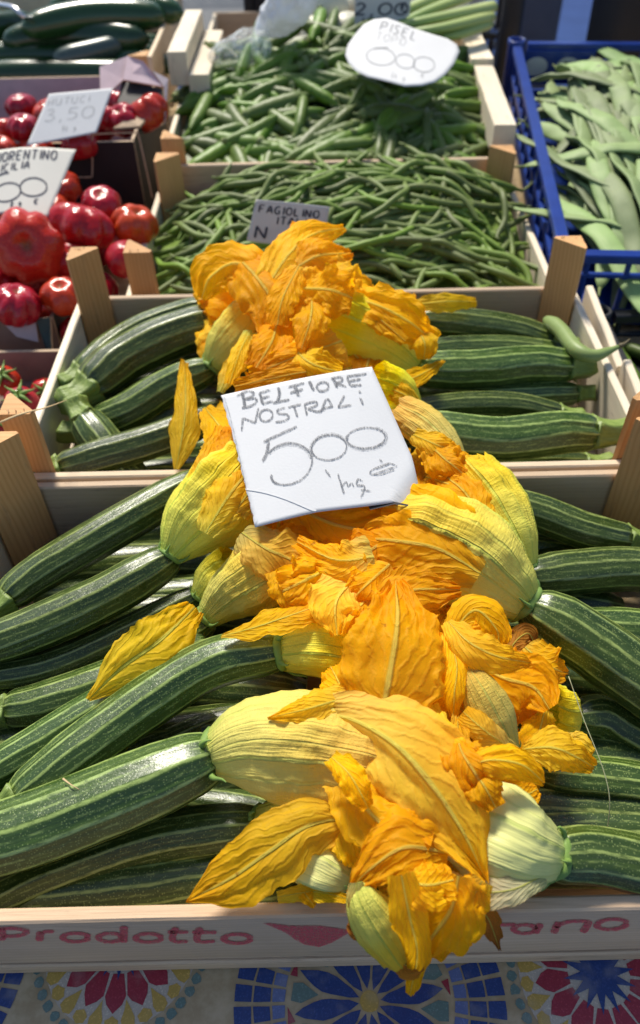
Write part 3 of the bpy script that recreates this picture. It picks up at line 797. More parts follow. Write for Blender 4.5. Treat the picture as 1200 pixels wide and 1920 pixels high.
def petal(parent, pts, hw, mat='petal', seed=None, roll=0.0, cup=0.5, ruff=0.35, crump=1.0, v0=0.3, nu=30, nv=48, fold=0.10, tw=0.0):
    global PSEED
    PSEED += 1
    sd = (seed if seed is not None else PSEED) * 1.618
    rr = random.Random(int(sd * 1000))
    P = [px3(q) for q in pts]
    sc = np.array([mpp(Vector(p)) for p in P])
    w = np.interp(np.linspace(0, 1, len(P)), np.linspace(0, 1, len(hw)), hw) * sc if len(hw) != len(P) else np.array(hw, float) * sc
    C, W, L = spline(P, nv, w)
    W = np.maximum(W[:, 0], 0.0004)
    view = nrm(np.array(CP) - C)
    ref = nrm(view * .75 + np.array((0, -.1, .55)))
    T, N, S_ = frames(C, ref)
    ph1, ph2, fr = rr.uniform(0, 6), rr.uniform(0, 6), rr.uniform(1.6, 3.2)
    V, UV = [], []
    Wm = W.max()
    for i in range(nv + 1):
        f = i / nv
        a = roll + tw * (f - .5)
        n_, s_ = N[i] * math.cos(a) + S_[i] * math.sin(a), S_[i] * math.cos(a) - N[i] * math.sin(a)
        cc = cup * (0.75 + 0.5 * noise.noise((f * 2.2, sd, 4)))
        for j in range(nu + 1):
            u = -1 + 2 * j / nu
            sg_ = 7 if u > 0 else 17
            ww = W[i] * (1 + 0.18 * noise.noise((f * 6, sd, sg_)) + .09 * noise.noise((f * 19, sd, sg_)) + .05 * noise.noise((f * 45, sd, sg_)))
            if abs(cc) > 1e-3:
                x, h = math.sin(cc * u) / cc * ww, (math.cos(cc * u) - 1) / cc * ww
            else: x, h = u * ww, 0
            ed = abs(u) ** 2.2
            rf = 1.35 * ruff * Wm * ed * (0.16 * math.sin(2 * math.pi * fr * f * 1.7 + (ph1 if u > 0 else ph2)) + 0.34 * noise.noise((f * 5.5, sd, 2 if u > 0 else 12)) + 0.17 * noise.noise((f * 15, sd, 3 if u > 0 else 13)))
            p = C[i] + s_ * x + n_ * (h + rf)
            # crumpled between the veins
            wu, wf_ = u + .35 * noise.noise((u * 2 + sd, f * 3, 31)), f + .12 * noise.noise((u * 2 - sd, f * 3, 32))
            tip_ = min(1, max(0, (f - .40) / .5)) * .75 + .35 * ed
            k = noise.noise((wu * 1.4 + sd, wf_ * 2.4, 1)) * .17 * Wm
            k += (.30 - abs(noise.noise((wu * 2.7 - sd, wf_ * 1.5, 2)))) * .21 * Wm
            k += ((.32 - abs(noise.noise((wu * 3.6 + sd, wf_ * 7, 5)))) * .15 + (.4 - abs(noise.noise((wu * 7 - sd, wf_ * 15, 6)))) * .055) * tip_ * Wm
            k += noise.noise((wu * 9 + sd, wf_ * 16, 8)) * .016 * Wm
            e = 1 - math.exp(-((u / .16) ** 2))
            k = k * (0.25 + .75 * e) * crump
            k += fold * W[i] * (1 - e) * .6
            V.append(p + n_ * k)
            UV.append((u * .5 + .5, v0 + (1 - v0) * f))
    F = []
    for i in range(nv):
        for j in range(nu):
            q = i * (nu + 1) + j
            F.append((q, q + 1, q + nu + 2, q + nu + 1))
    o = mk('petal', V, F, M[mat], parent, uv=UV)
    return o
PSEED = 0
GRP = 'courgettes lying in the two wooden crates'
def courgette(label, pts, r, taper=.62, stalk=True, group=GRP, **kw):
    t = thing('courgette', label, 'courgette', at(*pts[len(pts) // 2]) - Vector((0, 0, r * mpp(at(*pts[len(pts) // 2])))), group)
    fruit(t, pts, r, taper, stalk, **kw)
    return t
def blossom(label, loc, group='courgette flowers heaped along the middle'):
    return thing('courgette_flower', label, 'flower', at(*loc), group)
# ---- front crate, left of the flowers
L1 = courgette('dark courgette along the rear board of the front crate, left of the flowers', [(10, 1125, -.008), (60, 1085, -.006), (150, 1030, 0), (270, 960, .006), (385, 895, .01)], 39)
L2 = courgette('plump courgette just below the one on the rear board, its yellow flower standing open', [(-60, 1225, -.01), (60, 1182, -.004), (200, 1118, .004), (325, 1045, .012)], 45, .66)
L3 = courgette('slim shiny courgette in the gap under the yellow bell flower at left', [(-60, 1275, -.025), (90, 1250, -.022), (250, 1180, -.015), (378, 1112, -.004)], 31)
L3b = courgette('courgette tucked behind the fallen yellow petal at left', [(20, 1290, -.04), (160, 1268, -.036), (290, 1222, -.024), (395, 1165, -.006)], 36)
L4 = courgette('courgette with cut ringed end at the left edge, below the fallen petal', [(12, 1332, -.03), (90, 1318, -.028), (220, 1275, -.022), (390, 1205, -.014)], 44)
L5 = courgette('courgette right behind the long speckled one at left, passing under the fallen petal', [(-60, 1478, -.02), (60, 1408, -.014), (200, 1325, -.006), (370, 1248, .002)], 42)
L6 = courgette('long curved speckled courgette at centre left with a pale ribbed flower base', [(34, 1500, -.004), (130, 1425, .002), (280, 1316, .010), (400, 1245, .018), (528, 1220, .026)], 50, .74)
L7 = courgette('biggest courgette, in front at lower left, with the large open yellow flower', [(-120, 1598, -.012), (40, 1562, -.004), (230, 1490, .004), (405, 1416, .010)], 70, .70)
L8 = courgette('courgette lying under the biggest one at lower left', [(-40, 1705, -.040), (120, 1632, -.034), (300, 1572, -.028), (490, 1545, -.020)], 48, .7)
L9 = courgette('shaded courgette along the foot of the front board at lower left', [(40, 1690, -.050), (200, 1672, -.050), (380, 1672, -.048)], 30)
L10 = courgette('shaded courgette seen in the gap between the two speckled courgettes at left', [(120, 1465, -.045), (300, 1398, -.040), (420, 1345, -.036)], 34)
# ---- front crate, right of the flowers
R1 = courgette('courgette along the rear board of the front crate, right of the flowers', [(1178, 1012, -.02), (1100, 995, -.012), (1000, 958, -.004), (880, 928, .004)], 37)
R2 = courgette('shaded courgette under the one on the rear board at right', [(1190, 1045, -.045), (1060, 1032, -.040), (930, 1015, -.03)], 28)
R3 = courgette('glossy straight courgette at right edge above the long diagonal one', [(1290, 1078, -.018), (1180, 1066, -.015), (1080, 1072, -.010), (975, 1085, -.004)], 44)
R4 = courgette('darker courgette at right edge, behind the long diagonal one', [(1300, 1190, -.035), (1180, 1182, -.03), (1010, 1178, -.024)], 44)
R5 = courgette('long courgette reaching diagonally to the right edge from a huge pale flower', [(1300, 1345, -.012), (1200, 1272, -.002), (1090, 1195, .010), (985, 1135, .020)], 62, .58)
R6 = courgette('small curved courgette at right with a flower gone pale green', [(1300, 1440, -.045), (1200, 1385, -.038), (1130, 1348, -.030), (1075, 1345, -.022)], 46, .6)
R7 = courgette('courgette at the right edge below the wavy orange petal', [(1300, 1500, -.04), (1180, 1470, -.036), (1010, 1452, -.03)], 47)
R8 = courgette('deeply shaded courgette above the front right one', [(1300, 1560, -.052), (1150, 1548, -.050), (990, 1535, -.048)], 40)
R9 = courgette('pale speckled courgette at the front right corner with a creamy white flower', [(1320, 1652, -.006), (1210, 1622, .000), (1110, 1602, .006), (1030, 1605, .012)], 56, .72)
R10 = courgette('shaded courgette under the small curved one at right', [(1290, 1330, -.05), (1150, 1290, -.05), (1000, 1270, -.05)], 42)
# ---- second crate, left
A1 = courgette('rearmost courgette in the second crate, at left', [(150, 700, -.012), (235, 635, -.006), (340, 592, .004), (425, 578, .012)], 30)
A2 = courgette('glossy courgette in front of the rearmost one at left in the second crate', [(165, 728, -.004), (230, 675, .002), (330, 628, .010), (432, 600, .016)], 45)
A3 = courgette('courgette in the second crate leading to a small greenish flower at left', [(150, 805, -.028), (230, 775, -.018), (310, 728, -.006), (398, 690, .008)], 36)
A4 = courgette('stubby courgette with a pale cut stalk pointing up, at left in the second crate', [(158, 785, -.004), (195, 835, -.014), (240, 895, -.030), (280, 940, -.045)], 40)
A5 = courgette('courgette along the front board of the second crate, left of the flowers', [(110, 878, -.008), (190, 855, -.006), (290, 826, -.002), (410, 780, .004)], 34)
A6 = courgette('shaded courgette low behind the stubby one in the second crate', [(170, 845, -.05), (270, 800, -.04), (380, 760, -.03)], 30)
A7 = courgette('shaded courgette at the foot of the front board in the second crate', [(220, 905, -.05), (330, 888, -.04), (450, 870, -.03)], 28)
# ---- second crate, right
B1 = courgette('rearmost courgette at right in the second crate, by the tall corner post', [(1035, 642, -.020), (960, 622, -.012), (880, 610, -.004), (780, 600, .004)], 32)
B2 = courgette('courgette between the rearmost and the thick one at right in the second crate', [(1070, 668, -.024), (960, 655, -.016), (860, 655, -.008), (790, 660, 0)], 26)
B3 = courgette('thick glossy courgette at right in the second crate under the stray bean', [(1068, 688, -.010), (990, 684, -.004), (890, 694, .004), (776, 694, .014)], 39, .7)
B4 = courgette('short courgette showing its cut stalk between two glossy ones in the second crate', [(1080, 738, -.030), (1000, 742, -.024), (880, 748, -.018)], 26)
B5 = courgette('slim glossy courgette second from the front board at right in the second crate', [(1050, 778, -.022), (960, 762, -.014), (860, 762, -.008), (750, 775, 0)], 28)
B6 = courgette('glossy courgette lying along the front board at right in the second crate', [(1115, 812, -.010), (1050, 810, -.006), (920, 822, -.002), (755, 800, .008)], 44)
B7 = courgette('shaded courgette at the foot of the front board at right in the second crate', [(1100, 872, -.050), (960, 872, -.046), (820, 860, -.04)], 30)
# ---- lower layers, seen only through the gaps
rg = random.Random(4)
for cy0, cy1, zz in ((.155, .44, -.0585), (.155, .44, -.0475), (.48, .725, -.0585), (.48, .725, -.0475)):
    for side in (-1, 1):
        nk = 9 if cy0 < .3 else 7
        for k in range(nk):
            y = cy0 + (cy1 - cy0) * (k + .5) / nk + rg.uniform(-.008, .008)
            r = rg.uniform(.0165, .019)
            a = Vector((side * .222, y + rg.uniform(-.02, .02), RIM + zz - .002)); b = Vector((side * .012, y + rg.uniform(-.012, .012), RIM + zz + .004))
            mid = (a + b) / 2 + Vector((0, rg.uniform(-.01, .01), rg.uniform(0, .004)))
            t = thing('courgette', 'dark courgette in the bottom layers of a crate, mostly hidden by those above', 'courgette', a.lerp(b, .5) - Vector((0, 0, r)), GRP)
            C, _, Ln = spline([a, mid, b], 15)
            V, F, U = tube(C, r * np.interp(np.linspace(0, 1, 16), [0, .05, .2, .9, 1], [.5, .8, 1, .9, .5]), 20, prof=lambda th, v: 1 + .04 * np.cos(10 * th), vlen=Ln)
            mk('fruit', V, F, M['courgette'], t, luv=U)
# ------------------------------------------------------------------ flowers, one by one
# on L2
bell(L2, [(318, 1043, .016), (362, 985, .028), (425, 925, .042), (470, 870, .050)], [24, 64, 80, 62], 1)
petal(L2, [(385, 1000, .050), (430, 930, .060), (480, 870, .062)], [22, 48, 30], 'petal_yellow', cup=.7, v0=.15)
petal(L2, [(440, 960, .052), (480, 905, .062), (510, 850, .062)], [30, 45, 25], 'petal', cup=.6, v0=.3)
petal(L2, [(345, 985, .040), (385, 890, .056), (425, 800, .062)], [20, 34, 22], 'petal_yellow', cup=.9, v0=.0)
petal(L2, [(380, 905, .058), (420, 860, .066), (440, 800, .066)], [14, 34, 22], 'petal', cup=.6, v0=.2)
# on L3
bell(L3, [(372, 1120, -.002), (400, 1085, .008), (440, 1055, .02)], [18, 36, 36], 2)
bell(L3b, [(388, 1158, -.002), (430, 1118, .012), (480, 1085, .026), (520, 1060, .030)], [24, 48, 62, 54], 3, flat=.75)
petal(L3b, [(455, 1000, .046), (500, 1030, .054), (545, 1050, .050), (590, 1075, .046)], [34, 52, 50, 25], 'petal_pale', cup=.5, v0=.1, ruff=.5)
petal(L3b, [(520, 1060, .046), (535, 1100, .054), (545, 1140, .048)], [26, 34, 14], 'petal', ruff=.7)
# on L6
bell(L6, [(528, 1220, .026), (575, 1214, .030), (625, 1218, .034), (675, 1228, .034)], [38, 48, 52, 44], 4, flat=.85)
F6 = L6
petal(L6, [(415, 1194, .040), (500, 1170, .048), (600, 1136, .054)], [5, 34, 30], 'petal', cup=.35, v0=.25, roll=-.5)
petal(L6, [(368, 1238, .018), (430, 1208, .024), (530, 1188, .028)], [8, 26, 28], 'petal_yellow', v0=.3)
petal(L6, [(640, 1245, .038), (665, 1195, .046), (700, 1160, .046)], [30, 34, 30], 'petal')
# on L7
bell(L7, [(403, 1414, .010), (470, 1398, .022), (560, 1400, .030), (660, 1415, .034), (720, 1430, .034)], [46, 84, 103, 92, 78], 5, flat=.72)
petal(L7, [(575, 1335, .044), (660, 1350, .054), (745, 1400, .058), (815, 1480, .052), (868, 1560, .044), (912, 1652, .032)], [24, 58, 98, 98, 60, 4], 'petal_pale', cup=.6, v0=.18, nu=40, nv=70, ruff=.28, fold=.16, roll=.12)
petal(L7, [(622, 1420, .056), (652, 1448, .062), (672, 1480, .060), (690, 1515, .054)], [16, 30, 26, 14], 'petal', ruff=1.2, crump=1.6, v0=.5)
petal(L7, [(660, 1305, .052), (580, 1328, .058), (502, 1347, .052)], [30, 30, 3], 'petal_yellow', cup=.8, v0=.2)
petal(L7, [(640, 1450, .040), (690, 1520, .044), (745, 1570, .044), (800, 1600, .040)], [46, 62, 62, 40], 'petal', v0=.3, ruff=.5)
# on L8: the long petal drooping to the front board
bell(L8, [(488, 1545, -.020), (530, 1545, -.010), (590, 1545, .002)], [34, 46, 50], 6)
petal(L8, [(668, 1532, .024), (580, 1548, .032), (500, 1600, .028), (430, 1648, .020), (350, 1690, .012)], [30, 54, 66, 52, 2], 'petal_yellow', cup=.55, v0=.4, nu=34, nv=56, ruff=.22, crump=.7, fold=-.1)
petal(L8, [(625, 1540, .022), (670, 1580, .028), (715, 1635, .020)], [36, 46, 28], 'petal', v0=.4)
# on R5
bell(R5, [(985, 1132, .020), (940, 1095, .030), (880, 1050, .040), (800, 1010, .046), (740, 990, .046)], [40, 74, 98, 90, 70], 7, flat=.78)
petal(R5, [(900, 1075, .054), (820, 1030, .062), (740, 1015, .062), (680, 1010, .054)], [34, 62, 66, 24], 'petal', v0=.3, crump=.8, nu=30)
petal(R5, [(944, 1036, .056), (880, 1000, .066), (800, 960, .068), (720, 950, .060)], [5, 44, 60, 40], 'petal', v0=.45, crump=.8, nu=30, ruff=.3)
petal(R5, [(745, 1000, .056), (700, 1030, .056), (660, 1060, .050)], [40, 52, 40], 'petal_deep')
# pale flower above it, against the second crate
f = blossom('pale green ribbed flower above the huge one, against the rear board', (940, 980, .0))
bell(f, [(992, 1066, .026), (958, 1000, .040), (915, 930, .050), (875, 880, .054)], [18, 48, 56, 44], 8, flat=.8)
petal(f, [(905, 975, .056), (868, 920, .060), (822, 885, .056)], [28, 46, 26], 'petal', v0=.3)
petal(f, [(915, 945, .056), (880, 905, .060), (846, 855, .058)], [14, 30, 30], 'petal_yellow', v0=.3)
petal(f, [(800, 985, .052), (770, 960, .054), (735, 970, .050)], [30, 40, 24], 'petal_deep', ruff=.9)
petal(f, [(985, 1050, .016), (988, 1030, .02), (995, 1020, .02)], [10, 10, 3], 'petal')
f = blossom('slender flower beside the right edge of the large white card', (820, 830, .0))
bell(f, [(872, 892, .044), (835, 840, .054), (795, 800, .058), (750, 770, .058)], [16, 32, 38, 30], 9)
petal(f, [(800, 830, .060), (835, 862, .066), (870, 890, .062)], [26, 40, 20], 'petal', ruff=.6)
petal(f, [(775, 815, .062), (820, 835, .066), (862, 850, .060)], [16, 28, 10], 'petal_yellow')
petal(f, [(800, 895, .050), (845, 910, .058), (912, 945, .054)], [30, 36, 8], 'petal', ruff=.6)
# middle of the front heap
f = blossom('big rounded orange petal flower standing at the centre of the front heap', (735, 1280, .0))
petal(f, [(712, 1365, .050), (730, 1270, .066), (745, 1170, .076), (742, 1092, .066)], [66, 104, 92, 14], 'petal', cup=.75, v0=.35, nu=44, nv=60, ruff=.2, crump=.9, fold=.10)
petal(f, [(690, 1140, .052), (770, 1108, .062), (862, 1106, .056)], [22, 54, 14], 'petal', cup=.5)
petal(f, [(770, 1320, .046), (820, 1260, .052), (850, 1200, .050)], [50, 62, 40], 'petal_deep', cup=.4)
petal(f, [(655, 1340, .044), (640, 1290, .050), (620, 1250, .048)], [40, 44, 20], 'petal')
petal(f, [(790, 1340, .036), (740, 1360, .040), (690, 1370, .036)], [50, 60, 30], 'petal_deep')
f = blossom('crumpled orange flower just below the large white card', (590, 1080, .0))
petal(f, [(560, 955, .044), (630, 985, .054), (710, 1000, .052), (760, 1010, .050)], [50, 62, 62, 30], 'petal_deep', cup=.3)
petal(f, [(700, 1045, .058), (630, 1050, .066), (556, 1016, .060)], [46, 40, 14], 'petal', cup=.7, v0=.05)
petal(f, [(640, 1055, .052), (580, 1085, .060), (530, 1110, .054)], [34, 56, 40], 'petal', ruff=.8, crump=1.4)
petal(f, [(660, 1090, .054), (630, 1130, .062), (632, 1192, .056)], [44, 56, 12], 'petal_pale', ruff=.7, v0=.3)
petal(f, [(730, 1060, .052), (690, 1095, .060), (665, 1120, .054)], [44, 48, 26], 'petal', ruff=.6)
petal(f, [(700, 1110, .048), (660, 1150, .054), (610, 1180, .046)], [46, 56, 36], 'petal', ruff=.5)
petal(f, [(600, 1020, .042), (660, 1060, .046), (720, 1120, .046)], [50, 66, 50], 'petal_deep')
petal(f, [(500, 1010, .034), (560, 1040, .042), (620, 1080, .044)], [40, 56, 40], 'petal_deep')
f = blossom('curled orange flower right of the big rounded petal, under the huge pale flower', (880, 1190, .0))
petal(f, [(845, 1190, .052), (890, 1145, .064), (930, 1180, .058), (935, 1215, .05)], [26, 40, 34, 12], 'petal', cup=.9)
petal(f, [(840, 1165, .058), (880, 1205, .068), (935, 1232, .064), (996, 1243, .052)], [16, 38, 34, 8], 'petal_yellow', cup=.7, ruff=.6)
petal(f, [(838, 1185, .056), (856, 1245, .062), (852, 1300, .058), (850, 1345, .048)], [14, 24, 24, 10], 'petal', cup=1.2, ruff=.6)
petal(f, [(870, 1230, .034), (940, 1270, .038), (1000, 1290, .034), (1030, 1330, .03)], [36, 66, 56, 18], 'petal_deep', cup=.4)
petal(f, [(985, 1215, .026), (1030, 1250, .032), (1062, 1262, .024)], [30, 44, 8], 'petal', ruff=.7)
petal(f, [(945, 1245, .018), (965, 1205, .024), (990, 1188, .022), (1004, 1212, .016)], [14, 24, 20, 6], 'petal_brown', ruff=.9)
petal(f, [(900, 1330, .024), (950, 1300, .026), (1010, 1310, .022)], [50, 66, 40], 'petal_deep')
f = blossom('pale green folded flower bud at right of the centre, pointing down right', (905, 1330, .0))
bell(f, [(962, 1408, .028), (925, 1345, .044), (892, 1285, .054), (868, 1240, .056)], [14, 42, 34, 12], 10, flat=.55)
petal(f, [(970, 1412, .036), (915, 1375, .054), (868, 1335, .058)], [10, 36, 18], 'petal_pale', v0=.0, cup=1.0, crump=.5)
f = blossom('crumpled orange flower between the large open petal and the creamy flower', (850, 1420, .0))
petal(f, [(800, 1320, .048), (815, 1370, .058), (845, 1430, .058), (870, 1480, .05)], [24, 44, 50, 30], 'petal_yellow', cup=.8)
petal(f, [(858, 1345, .050), (862, 1400, .060), (890, 1450, .060), (915, 1490, .05)], [10, 34, 48, 24], 'petal', ruff=.9, crump=1.4)
petal(f, [(870, 1440, .056), (920, 1425, .066), (980, 1435, .062), (1020, 1468, .050)], [30, 36, 36, 8], 'petal', cup=1.0)
petal(f, [(880, 1440, .048), (905, 1470, .058), (930, 1515, .052)], [30, 40, 18], 'petal')
petal(f, [(935, 1470, .012), (980, 1490, .016), (1008, 1480, .014)], [30, 34, 14], 'petal_deep')
petal(f, [(780, 1345, .044), (800, 1400, .052), (830, 1450, .050)], [20, 44, 40], 'petal')
# on R6
bell(R6, [(1078, 1345, -.020), (1052, 1342, -.010), (1020, 1330, .000)], [18, 52, 50], 11, flat=.8)
petal(R6, [(1022, 1330, .012), (1008, 1380, .024), (985, 1430, .020)], [16, 40, 24], 'petal', cup=.7)
petal(R6, [(980, 1405, .024), (1035, 1402, .034), (1080, 1420, .030), (1114, 1440, .020)], [20, 44, 36, 10], 'petal_yellow', cup=.8, ruff=.5)
petal(R6, [(1050, 1390, .012), (1085, 1400, .016), (1105, 1430, .010)], [18, 28, 12], 'petal_pale')
# on R9
bell(R9, [(1034, 1604, .012), (990, 1590, .022), (940, 1568, .026), (885, 1548, .016), (840, 1530, .004)], [46, 74, 94, 86, 70], 12, flat=.8, mat='bell_pale')
petal(R9, [(1020, 1640, .026), (960, 1668, .032), (890, 1672, .028), (840, 1650, .028)], [20, 28, 30, 20], 'petal_cream', cup=.6, v0=.0, crump=.5)
# hanging over the front board
f = blossom('flower hanging over the front board of the front crate, tip over the cloth', (760, 1700, .02))
bell(f, [(668, 1650, .034), (682, 1690, .032), (710, 1735, .020), (748, 1792, .002)], [14, 34, 46, 34], 13, flat=.8, calyx=False)
petal(f, [(668, 1655, .040), (672, 1700, .034), (700, 1745, .020)], [14, 20, 10], 'petal_pale', v0=0)
petal(f, [(752, 1640, .052), (768, 1720, .036), (782, 1790, .014), (768, 1866, -.025)], [30, 44, 32, 10], 'petal', cup=1.1, v0=.45, nu=30, nv=50)
petal(f, [(740, 1790, .006), (765, 1810, .002), (790, 1780, .010)], [10, 26, 16], 'petal_brown')
petal(f, [(860, 1640, .040), (845, 1705, .026), (808, 1760, .008), (785, 1800, -.005)], [52, 70, 52, 10], 'petal_deep', cup=.5, ruff=.5, nu=30)
petal(f, [(905, 1650, .040), (880, 1690, .030), (850, 1730, .018)], [20, 40, 24], 'petal', cup=.7)
petal(f, [(690, 1760, .012), (672, 1740, .02), (664, 1710, .026)], [10, 20, 10], 'petal_brown')
petal(f, [(880, 1688, .024), (912, 1718, .014), (926, 1750, .004), (936, 1780, -.008)], [20, 24, 18, 2], 'petal_brown', ruff=.9)
petal(f, [(838, 1598, .034), (760, 1590, .046), (700, 1625, .042), (652, 1672, .034)], [66, 66, 38, 4], 'petal', cup=.5, v0=.5, nu=30)
petal(f, [(760, 1650, .040), (800, 1660, .044), (850, 1650, .040)], [40, 46, 30], 'petal', ruff=.7)
petal(f, [(700, 1640, .034), (690, 1690, .028), (700, 1740, .016)], [10, 14, 10], 'petal_yellow')
f = blossom('pale green flower lying behind the front board, under the long drooping petal', (600, 1640, -.01))
bell(f, [(655, 1652, .006), (610, 1628, .012), (550, 1600, .010)], [22, 44, 44], 14, flat=.7, mat='bell_pale')
petal(f, [(520, 1682, .004), (590, 1672, .010), (650, 1685, .008)], [10, 18, 8], 'petal_yellow', ruff=.8)
petal(f, [(560, 1660, .004), (575, 1680, .010), (590, 1700, .006)], [8, 14, 5], 'petal')
# fallen petals
for nm, pts, hw, kw in (('yellow petal fallen on the courgettes at left in the front crate', [(166, 1312, .012), (230, 1250, .024), (300, 1200, .030), (366, 1138, .026)], [5, 50, 58, 22], dict(cup=.7, fold=-.14, nu=30, nv=50)),
                    ('narrow twisted orange petal left of the large white card', [(330, 880, .010), (342, 820, .024), (348, 760, .034), (346, 676, .036)], [6, 30, 26, 8], dict(cup=1.0, tw=.7)),
                    ('orange petal lying on the rearmost courgette at right in the second crate', [(764, 573, .030), (830, 566, .034), (894, 566, .026)], [8, 20, 10], dict(cup=.7))):
    o = petal(None, pts, hw, 'petal_yellow', v0=.35, **kw)
    o.name = 'fallen_petal'
    tag(o, nm, 'petal')
# second crate heap
bell(A3, [(396, 690, .010), (425, 655, .022), (460, 615, .034), (485, 585, .040)], [20, 44, 46, 36], 15)
petal(A3, [(390, 680, .014), (388, 655, .02), (396, 632, .02)], [12, 18, 8], 'petal')
petal(A3, [(412, 735, .046), (435, 690, .052), (480, 640, .056)], [8, 22, 24], 'petal_yellow', v0=0, cup=1.0)
bell(B3, [(778, 688, .014), (730, 655, .032), (670, 625, .046), (610, 605, .054), (570, 595, .054)], [32, 56, 74, 74, 60], 16, flat=.8)
petal(B3, [(832, 676, .036), (790, 702, .046), (735, 725, .048)], [4, 18, 24], 'petal', v0=.45)
petal(B3, [(640, 640, .062), (560, 668, .072), (470, 705, .066)], [36, 34, 16], 'petal', ruff=.6)
petal(B3, [(640, 560, .070), (700, 590, .072), (760, 640, .060)], [10, 22, 12], 'petal_yellow', v0=.05)
f = blossom('bright crumpled flower crowning the heap in the second crate', (540, 520, .02))
petal(f, [(500, 520, .086), (440, 495, .092), (395, 520, .084), (378, 560, .070)], [44, 52, 46, 12], 'petal', cup=.8)
petal(f, [(430, 470, .088), (480, 520, .094), (510, 570, .086), (505, 630, .070)], [36, 58, 58, 24], 'petal', cup=.8)
petal(f, [(500, 540, .090), (540, 480, .104), (585, 440, .108), (645, 428, .102)], [36, 46, 36, 8], 'petal_yellow', cup=.8)
petal(f, [(540, 490, .092), (560, 450, .100), (560, 418, .098)], [30, 34, 12], 'petal')
petal(f, [(560, 500, .098), (600, 480, .102), (660, 475, .092)], [40, 46, 10], 'petal', ruff=.5)
petal(f, [(560, 540, .090), (620, 545, .094), (660, 560, .086)], [46, 54, 36], 'petal', ruff=1.0, crump=1.4)
petal(f, [(590, 480, .094), (630, 520, .092), (655, 555, .084)], [30, 46, 30], 'petal_yellow', ruff=.8)
petal(f, [(560, 500, .100), (530, 560, .094), (520, 610, .082)], [20, 30, 20], 'petal')
f = blossom('folded orange flower just behind the top edge of the large white card', (560, 620, .02))
petal(f, [(585, 560, .084), (582, 600, .088), (565, 655, .078)], [34, 38, 14], 'petal', cup=1.0)
petal(f, [(520, 600, .074), (510, 640, .078), (480, 690, .070)], [28, 40, 26], 'petal_deep')
petal(f, [(640, 690, .060), (560, 700, .070), (440, 725, .064)], [20, 26, 14], 'petal')
petal(f, [(540, 640, .072), (580, 680, .074), (640, 700, .066)], [34, 40, 26], 'petal_yellow')
petal(f, [(470, 620, .066), (450, 660, .066), (430, 720, .056)], [16, 20, 12], 'petal_yellow', v0=0, cup=1.1)
f = blossom('ragged orange flower spreading right from the heap in the second crate', (730, 590, .02))
petal(f, [(640, 555, .074), (700, 570, .078), (760, 600, .070), (815, 640, .052)], [30, 44, 44, 14], 'petal', ruff=.7)
petal(f, [(700, 560, .068), (740, 575, .072), (780, 590, .062)], [20, 30, 22], 'petal', ruff=1.0)
petal(f, [(770, 605, .054), (795, 640, .058), (795, 674, .046)], [20, 30, 14], 'petal_yellow', cup=.9)
petal(f, [(660, 545, .072), (690, 560, .078), (720, 565, .07)], [20, 22, 10], 'petal_pale', v0=0)
f = blossom('orange flower beside the left edge of the large white card', (410, 810, .02))
petal(f, [(384, 764, .044), (412, 800, .056), (445, 850, .056)], [12, 36, 24], 'petal', v0=.4)
petal(f, [(390, 830, .046), (425, 860, .056), (455, 890, .054)], [16, 36, 24], 'petal_pale', v0=.2, ruff=.5)
petal(f, [(380, 840, .040), (400, 850, .046), (430, 850, .048)], [8, 16, 14], 'petal')
f = blossom('greenish yellow flower beside the upper right corner of the large white card', (760, 750, .02))
bell(f, [(775, 765, .026), (745, 735, .040), (700, 715, .050)], [20, 38, 40], 17)
petal(f, [(790, 775, .034), (765, 745, .046), (735, 730, .05)], [8, 20, 22], 'petal_yellow', v0=0)
# the heap's inside: more flowers, seen between the upper ones
rg = random.Random(21)
def filler(px, py, z, k):
    f = blossom('orange flower deep in the heap, half covered by the flowers above', (px, py, z - .02))
    n = rg.randint(3, 4)
    for i in range(n):
        a = rg.uniform(0, 2 * math.pi); l = rg.uniform(60, 105)
        dx, dy = math.cos(a) * l, math.sin(a) * l * .8
        petal(f, [(px - dx * .3, py - dy * .3, z - .004), (px + dx * .4, py + dy * .4, z + rg.uniform(.002, .010)), (px + dx, py + dy, z - rg.uniform(.002, .012))],
              [rg.uniform(20, 34), rg.uniform(45, 66), rg.uniform(10, 30)], rg.choice(['petal', 'petal', 'petal_deep', 'petal_yellow', 'petal_pale']), ruff=rg.uniform(.3, .8), cup=rg.uniform(.3, .9), nu=22, nv=32)
for k, (px, py, z) in enumerate([(520, 1000, .022), (600, 960, .03), (700, 960, .035), (640, 1080, .03), (720, 1080, .034), (600, 1160, .022), (690, 1190, .03), (780, 1180, .03), (800, 1090, .03), (860, 1180, .024),
                                 (640, 1290, .022), (720, 1330, .026), (800, 1280, .03), (880, 1300, .022), (930, 1340, .008), (760, 1440, .026), (850, 1480, .026), (700, 1560, .012), (780, 1620, .014), (850, 1600, .014), (600, 1480, .006), (930, 1440, .016), (620, 1600, -.02),
                                 (500, 880, .024), (560, 840, .03), (640, 800, .036), (720, 830, .036), (800, 900, .034), (460, 760, .026), (520, 720, .04), (600, 700, .044), (680, 720, .04), (540, 640, .05), (620, 620, .05), (460, 540, .056), (540, 560, .066), (610, 540, .066), (690, 610, .044), (440, 620, .036), (560, 480, .072), (720, 600, .036)]):
    filler(px, py, z - .008, k)
# ------------------------------------------------------------------ crates and boxes behind
rr = random.Random(5)
